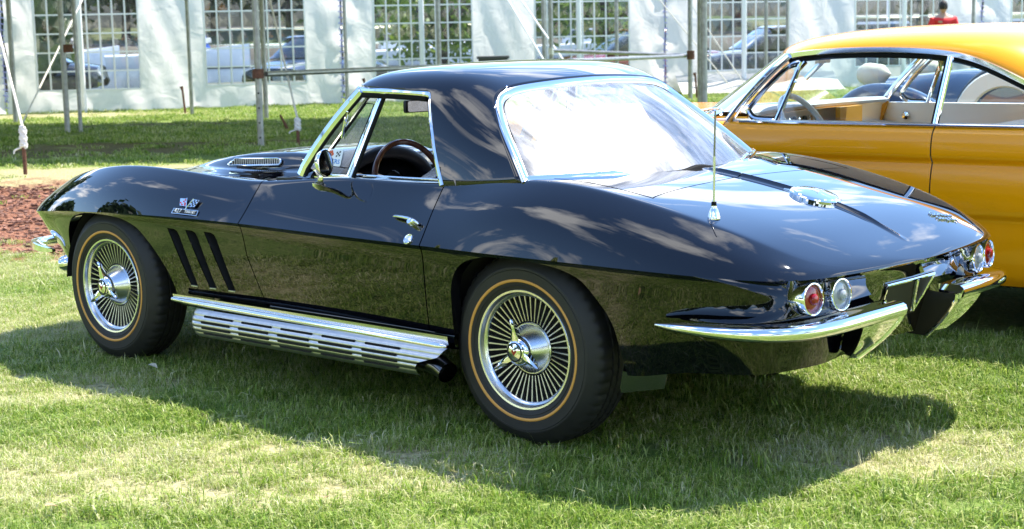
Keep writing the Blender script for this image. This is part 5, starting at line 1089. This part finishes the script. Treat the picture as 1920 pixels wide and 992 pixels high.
# ---- crate by the wall
mat('crate_grey', (.06, .06, .065), .6); mat('label_orange', (.75, .16, .03), .5); cr = empty('storage_box', WL(-.15, 0, .7)); tag(cr, 'dark grey storage box with orange end standing by the tent wall above the black roof', 'box')
mb = MB(); mb.box(WL(-.30, .43, .75), (.60, .42, .86), R=np.stack([RX, FX, (0, 0, 1)], 1)); mb.box(WL(-.30, .87, .75), (.66, .46, .05), R=np.stack([RX, FX, (0, 0, 1)], 1)); mb.build('box_body', 'crate_grey', cr); MB().box(WL(.02, .72, 1.0), (.09, .03, .2), R=np.stack([RX, FX, (0, 0, 1)], 1)).build('box_label', 'label_orange', cr)
# ---- water, far bank
mat('water', (.10, .14, .17), .12, noise=.3, nscale=.3, bump=.4, bscale=2.2); mat('bank_grass', (.04, .075, .015), .95, noise=.5, nscale=.15, col2=(.10, .11, .04)); mat('bank_stone', (.14, .125, .10), .9, noise=.4, nscale=.6); mat('hill_wood', (.008, .012, .006), .95, nscale=.35, col2=(.030, .030, .020)); mat('road_grey', (.05, .05, .05), .9)
tag(MB().grid(np.array([[LD(a, d, -.45) for d in (38.9, 80, 150, 700)] for a in (-500, -100, 100, 500)]), flip=True).build('water', 'water', None), None, kind='structure')
def strip(name, m, rows): return tag(MB().grid(np.array([[LD(a, d+.02*a, z+.25*math.sin(a*.13)*(k > 1)) for k, (d, z) in enumerate(rows)] for a in np.linspace(-220, 220, 90)]), flip=True).build(name, m, None, sharp=180), None, kind='structure')
strip('quay', 'bank_stone', [(118, -.6), (119, .55), (124, .7)]); strip('far_bank', 'bank_grass', [(123.5, .66), (130, 1.6), (134, 1.9)]); strip('far_road', 'road_grey', [(133.8, 1.88), (140, 2.05)]); strip('hills', 'hill_wood', [(139.5, 2.0), (142, 3.2), (147, 3.6), (150, 6.0), (180, 12), (260, 22), (420, 30)])
# ---- trees
mat('tree_bark', (.07, .05, .035), .9, noise=.4, nscale=4)
def leafmat(nm, c1, c2):
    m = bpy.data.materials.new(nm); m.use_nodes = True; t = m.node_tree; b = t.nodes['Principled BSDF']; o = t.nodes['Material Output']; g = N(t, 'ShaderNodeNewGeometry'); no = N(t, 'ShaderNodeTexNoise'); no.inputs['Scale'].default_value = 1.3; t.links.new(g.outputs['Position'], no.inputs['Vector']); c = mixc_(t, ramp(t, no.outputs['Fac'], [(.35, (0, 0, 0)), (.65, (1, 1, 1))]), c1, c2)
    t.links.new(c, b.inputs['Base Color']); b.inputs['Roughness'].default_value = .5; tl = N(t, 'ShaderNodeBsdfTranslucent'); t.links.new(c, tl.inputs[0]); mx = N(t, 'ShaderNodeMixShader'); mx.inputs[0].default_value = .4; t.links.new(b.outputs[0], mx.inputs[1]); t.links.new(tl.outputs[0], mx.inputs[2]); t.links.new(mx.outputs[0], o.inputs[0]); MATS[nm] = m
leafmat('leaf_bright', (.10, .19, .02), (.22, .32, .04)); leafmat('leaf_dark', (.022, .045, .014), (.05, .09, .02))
def tree(lat, dep, h, rad, zc, n, ls, m, label, base=0.):
    b = LD(lat, dep, base); e = empty('tree', b); tag(e, label, 'tree', 'trees beyond the tent'); r = np.random.default_rng(int(abs(lat*10+dep)))
    mb = MB(); mb.tube(crom([b, b+(.1, .05, h*.3), b+(-.05, .1, h*.6), b+(.1, 0, h*.9)], 4), np.linspace(.035*h, .01*h, 13), 9)
    for k in range(7):
        a = r.uniform(0, 6.28); z = h*r.uniform(.25, .6); mb.tube(crom([b+(0, 0, z), b+(rad*.35*math.cos(a), rad*.35*math.sin(a), z+.12*h), b+(rad*.8*math.cos(a), rad*.8*math.sin(a), z+.2*h)], 3), np.linspace(.014*h, .004*h, 7), 6)
    mb.build('trunk', 'tree_bark', e); cl = r.normal(0, 1, (26, 3)); cl /= np.linalg.norm(cl, axis=1)[:, None]; cl *= r.uniform(.35, 1., (26, 1))*np.array((rad, rad, (h-zc)*.5)); cl += np.array((0, 0, zc+(h-zc)*.5))
    c = cl[r.integers(0, 26, n)]+r.normal(0, 1, (n, 3))*rad*.17+b; d1 = r.normal(0, 1, (n, 3)); d1 /= np.linalg.norm(d1, axis=1)[:, None]; d2 = np.cross(d1, r.normal(0, 1, (n, 3))); d2 /= np.linalg.norm(d2, axis=1)[:, None]; s = ls*r.uniform(.6, 1.4, (n, 1))
    V = np.stack([c-d1*s, c+d2*s*.55, c+d1*s, c-d2*s*.55], 1).reshape(-1, 3); k = np.arange(n)*4; cm = MB(); cm.add(V, np.stack([k, k+1, k+2, k+3], 1)); cm.build('crown', m, e, smooth=False)
tree(-2.0, 47, 6.5, 2.6, .7, 3600, .13, 'leaf_bright', 'bright leafy tree behind the window above the front of the black roof', -.9); tree(2.6, 44, 5.5, 2.0, .9, 3000, .12, 'leaf_bright', 'bright leafy tree behind the window above the rear of the black roof', -.9)
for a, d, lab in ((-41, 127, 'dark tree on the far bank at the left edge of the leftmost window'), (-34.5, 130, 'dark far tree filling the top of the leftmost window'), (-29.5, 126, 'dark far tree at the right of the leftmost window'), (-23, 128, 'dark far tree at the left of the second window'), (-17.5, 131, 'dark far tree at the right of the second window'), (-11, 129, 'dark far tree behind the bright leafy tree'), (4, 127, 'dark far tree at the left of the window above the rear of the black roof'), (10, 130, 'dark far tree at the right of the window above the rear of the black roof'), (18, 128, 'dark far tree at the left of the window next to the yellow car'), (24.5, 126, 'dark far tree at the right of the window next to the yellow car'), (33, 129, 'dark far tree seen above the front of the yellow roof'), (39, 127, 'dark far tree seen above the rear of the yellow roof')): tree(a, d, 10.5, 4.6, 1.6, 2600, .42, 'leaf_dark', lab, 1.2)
# ---- boats
mat('hull_white', (.80, .80, .80), .3, coat=.5); mat('tarp_blue', (.02, .12, .55), .6); mat('hull_dark', (.03, .04, .07), .3); mat('stripe_red', (.5, .04, .03), .4); mat('boat_glass', (.02, .03, .04), .1, coat=1.)
def boat(lat, dep, L, hd, label, hull='hull_white', top=None, s=1.):
    o = LD(lat, dep, -.5); e = empty('moored_boat', o); tag(e, label, 'boat', 'boats moored across the water'); ex = RX*math.cos(hd)+FX*math.sin(hd); ey = -RX*math.sin(hd)+FX*math.cos(hd)
    P = np.array([[o+ex*(t-.5)*L+ey*w*.17*L*f*math.sin(min(1, (1.02-t)*2.2)*np.pi/2)+np.array((0, 0, z*(.9+.5*t*t))) for f, w, z in ((0, -1, 0), (.8, -1, .1), (1, -1, .9), (.93, -1, 1.0), (.93, 1, 1.0), (1, 1, .9), (.8, 1, .1))] for t in np.linspace(0, 1, 14)]); mb = MB().grid(P, cv=True); mb.add(P[0], [tuple(range(7))]); mb.build('hull', hull, e, sharp=40)
    MB().grid(np.array([[q[3]-(0, 0, .06), q[4]-(0, 0, .06)] for q in P])).build('deck', 'hull_white', e)
    R_ = np.stack([ex, ey, (0, 0, 1)], 1); cm = MB(); cm.box(o+ex*.02*L+np.array((0, 0, 1.45)), (.34*L, .24*L, .9), R=R_, taper=.8); cm.build('cabin', top or 'hull_white', e); MB().box(o+ex*.02*L+np.array((0, 0, 1.6)), (.35*L, .245*L, .3), R=R_, taper=.95).build('cabin_windows', 'boat_glass', e); MB().tube([o+ey*.17*L*.99-(0, 0, -.75), o-ey*.17*L*.99+(0, 0, .75)], .04, 6).build('rub_rail', 'stripe_red', e)
    MB().tube([o+ex*.05*L+(0, 0, 1.8), o+ex*.05*L+(0, 0, 4.2)], .05, 6).build('mast', 'white_pole', e)
boat(-27.5, 98, 8, .2, 'white cabin boat at the right of the leftmost tent window'); boat(-35, 104, 9, .1, 'white boat farthest left across the water'); boat(-18.5, 92, 8, -.1, 'boat under a blue cover seen through the second tent window', top='tarp_blue'); boat(-5.6, 88, 9, .15, 'long white boat behind the window left of the middle'); boat(4.5, 100, 8, .0, 'white boat moored behind the middle of the tent'); boat(22, 96, 9, .2, 'white boat right of the middle windows'); boat(33, 105, 9, -.2, 'white boat behind the yellow car roof')
boat(-22.5, 66, 5.5, 1.3, 'small dark hulled boat nearer on the water at left', hull='hull_dark')
# ---- cars parked beyond the wall
mat('car_dark', (.012, .014, .022), .2, coat=1.); mat('car_grey', (.05, .055, .06), .2, coat=1.); mat('car_red', (.20, .012, .012), .2, coat=1.); mat('car_white', (.7, .7, .7), .2, coat=1.); mat('dark_glass', (.01, .012, .014), .05, coat=1.)
def parked(lat, dep, hd, m, label):
    o = LD(lat, dep, 0); e = empty('parked_car', o); tag(e, label, 'car', 'cars parked beyond the tent wall'); ex = RX*math.cos(hd)+FX*math.sin(hd); ey = -RX*math.sin(hd)+FX*math.cos(hd); a = np.linspace(-.25, np.pi+.25, 18)
    def loft(rows, mm, nm): MB().grid(np.array([[o+ex*x+ey*hw*np.sign(math.cos(t))*abs(math.cos(t))**.5+np.array((0, 0, zb+(zt-zb)*max(0, math.sin(t))**.5)) for t in a] for x, hw, zb, zt in rows])).build(nm, mm, e, sharp=50)
    loft([(-2.25, .5, .4, .5), (-2.2, .78, .3, .68), (-1.6, .86, .25, .80), (-.9, .88, .25, .88), (.9, .88, .25, .90), (1.7, .86, .25, .86), (2.15, .78, .3, .78), (2.25, .5, .4, .5)], m, 'body_shell')
    loft([(-1.0, .76, .86, .88), (-.45, .70, .86, 1.32), (-.3, .68, .86, 1.36), (.7, .66, .86, 1.36), (.95, .66, .86, 1.28), (1.5, .74, .86, .88)], 'dark_glass', 'cabin_glass'); loft([(-.42, .66, 1.28, 1.345), (-.3, .67, 1.28, 1.385), (.7, .65, 1.28, 1.385), (.85, .62, 1.28, 1.345)], m, 'roof')
    for sx in (-1.35, 1.35):
        for sg in (-1, 1): q = o+ex*sx+ey*sg*.80+np.array((0, 0, .32)); MB().lathe([(0, .03), (.18, .04), (.2, .02), (.3, .02), (.32, -.02), (.32, -.15), (.2, -.2)], q, ey*sg, 24).build('wheel', 'tyre_rubber', e)
parked(-11.6, 37.6, .1, 'car_dark', 'dark car behind the lower left of the leftmost tent window'); parked(-4.4, 37.8, 1.2, 'car_dark', 'dark car behind the second tent window'); parked(3.0, 37.2, .3, 'car_red', 'dark red car behind the window above the rear of the black roof'); parked(6.3, 37.6, .2, 'car_dark', 'dark car behind the tent window left of the yellow car'); parked(10.4, 38., -.1, 'car_grey', 'grey car behind the tent window above the yellow roof')
tag(MB().tube([LD(-12.5, 42.5, 0), LD(-11.95, 42.5, 2.05)], .07, 8).tube([LD(-11.2, 42.5, 0), LD(-11.75, 42.5, 2.05)], .07, 8).tube([LD(-12.2, 42.5, 1.1), LD(-11.5, 42.5, 1.1)], .04, 8).build('trestle', 'stripe_red', None), 'red A-shaped trestle seen through the leftmost tent window', 'trestle')

# ---- woodland around the field behind the photographer: seen as the green band in the black paint
n = 16000; a = rng.uniform(math.radians(150), math.radians(372), n); rr = 34+rng.normal(0, 2.0, n)+6*rng.uniform(0, 1, n); hmax = 7.5+3*np.sin(a*9)+2*np.sin(a*23+1); z = rng.uniform(0.3, 1, n)**.8*hmax; c = np.stack([-.5+rr*np.cos(a), rr*np.sin(a), z], 1)
d1 = rng.normal(0, 1, (n, 3)); d1 /= np.linalg.norm(d1, axis=1)[:, None]; d2 = np.cross(d1, rng.normal(0, 1, (n, 3))); d2 /= np.linalg.norm(d2, axis=1)[:, None]; s_ = rng.uniform(.35, .8, (n, 1)); V = np.stack([c-d1*s_, c+d2*s_*.7, c+d1*s_, c-d2*s_*.7], 1).reshape(-1, 3); k = np.arange(n)*4
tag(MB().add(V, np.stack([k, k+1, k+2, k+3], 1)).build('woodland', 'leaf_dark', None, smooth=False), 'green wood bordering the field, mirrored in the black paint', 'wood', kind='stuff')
# ---- stray leaves on the lawn
mat('leaf_pale', (.62, .58, .42), .7, noise=.3, nscale=60); mat('leaf_tan', (.42, .27, .14), .8, noise=.4, nscale=60)
def fallen(p, s, rot, m, label):
    t_ = np.linspace(0, 1, 9); w = np.sin(np.pi*t_**.8)*.42; mb = MB(); P = np.array([[(s*(a-.5), s*b*f, s*(.10*math.sin(3*a)+.25*abs(b*f))) for f in (-1, -.5, 0, .5, 1)] for a, b in zip(t_, w)]); R_ = np.array(Matrix.Rotation(rot, 3, 'Z')@Matrix.Rotation(.3, 3, 'Y')); mb.grid(P@R_.T+np.array(p)); o = mb.build('fallen_leaf', m, None, sharp=180); tag(o, label, 'leaf', 'stray leaves on the lawn')
fallen((-1.985, -.925, .05), .05, .4, 'leaf_pale', 'pale curled leaf on the shadow edge below the front vents'); fallen((-.531, -2.353, .045), .045, 1.3, 'leaf_tan', 'tan leaf in the bottom left corner of the lawn'); fallen((.048, -1.766, .04), .04, 2.2, 'leaf_tan', 'small brown leaf in the sunny grass at bottom centre left')
# ---- onlooker in red, only head and shoulders show above the yellow roof
mat('shirt_red', (.62, .02, .025), .8); mat('skin', (.45, .26, .18), .5); mat('hair_dark', (.02, .014, .01), .7); mat('trousers', (.03, .035, .05), .8)
pb = LD(8.35, 31.2); person = empty('person', pb); tag(person, 'person in a red shirt with dark hair standing behind the yellow car roof', 'person')
def skin(name, pts, edges, rad, m, parent, root=0):
    me = bpy.data.meshes.new(name); me.from_pydata([tuple(p) for p in pts], edges, []); o = bpy.data.objects.new(name, me); COL.objects.link(o); md = o.modifiers.new('skin', 'SKIN'); md.use_smooth_shade = True
    for i, r in enumerate(rad): d = me.skin_vertices[0].data[i]; d.radius = r if isinstance(r, tuple) else (r, r); d.use_root = (i == root)
    s = o.modifiers.new('sub', 'SUBSURF'); s.levels = 2; s.render_levels = 2; me.materials.append(MATS[m]); setpar(o, parent); return o
B = lambda x, y, z: pb+RX*x+FX*y+np.array((0, 0, z*.99))
body = [B(0, 0, .98), B(0, 0, 1.15), B(0, .01, 1.35), B(0, .01, 1.47), B(0, 0, 1.56), B(0, -.01, 1.62), B(.20, 0, 1.45), B(.27, -.02, 1.18), B(.25, -.14, .95), B(.25, -.20, .87), B(-.20, 0, 1.45), B(-.27, -.02, 1.18), B(-.25, -.14, .95), B(-.25, -.20, .87), B(.10, 0, .90), B(.11, -.01, .50), B(.12, .02, .09), B(.12, -.12, .04), B(-.10, 0, .90), B(-.11, -.01, .50), B(-.12, .02, .09), B(-.12, -.12, .04)]
ed = [(0, 1), (1, 2), (2, 3), (3, 4), (4, 5), (3, 6), (6, 7), (7, 8), (8, 9), (3, 10), (10, 11), (11, 12), (12, 13), (0, 14), (14, 15), (15, 16), (16, 17), (0, 18), (18, 19), (19, 20), (20, 21)]
skin('body', body, ed, [(.17, .11), (.16, .11), (.19, .12), (.16, .10), .06, .06, .085, .06, .045, .04, .085, .06, .045, .04, .10, .07, .05, .045, .10, .07, .05, .045], 'skin', person)
sh = [body[i]*1. for i in (0, 1, 2, 3, 6, 7, 10, 11)]; skin('shirt', sh, [(0, 1), (1, 2), (2, 3), (3, 4), (4, 5), (3, 6), (6, 7)], [(.20, .135), (.19, .135), (.215, .145), (.17, .115), .105, .08, .105, .08], 'shirt_red', person)
skin('trousers', [body[i] for i in (0, 14, 15, 16, 18, 19, 20)], [(0, 1), (1, 2), (2, 3), (0, 4), (4, 5), (5, 6)], [(.19, .125), .115, .085, .07, .115, .085, .07], 'trousers', person)
hd = B(0, -.02, 1.70); th = np.linspace(0, np.pi, 16); ph = np.linspace(0, 2*np.pi, 24, endpoint=False)
P = np.array([[hd+RX*.075*math.sin(t)*math.cos(f)*(1-.12*(math.cos(t) < 0))+FX*(.098*math.sin(t)*math.sin(f)-(.018 if abs(math.cos(t)) < .25 and abs(f-4.712) < .2 else 0))+np.array((0, 0, .118*math.cos(t))) for f in ph] for t in th]); MB().grid(P, cv=True).build('head', 'skin', person, sharp=180)
P = np.array([[hd+RX*.083*math.sin(t)*math.cos(f)+FX*(.110*math.sin(t)*math.sin(f)-.004)+np.array((0, 0, .012+.122*math.cos(t))) for f in np.linspace(0, 2*np.pi, 26)] for t in np.linspace(0, 2.0, 12)]); MB().grid(P).build('hair', 'hair_dark', person, sharp=180)
for s in (-1, 1): MB().lathe([(0, .004), (.008, .003), (.011, 0)], hd+RX*.03*s-FX*.092+np.array((0, 0, .01)), -FX, 10).build('eye', 'hair_dark', person)
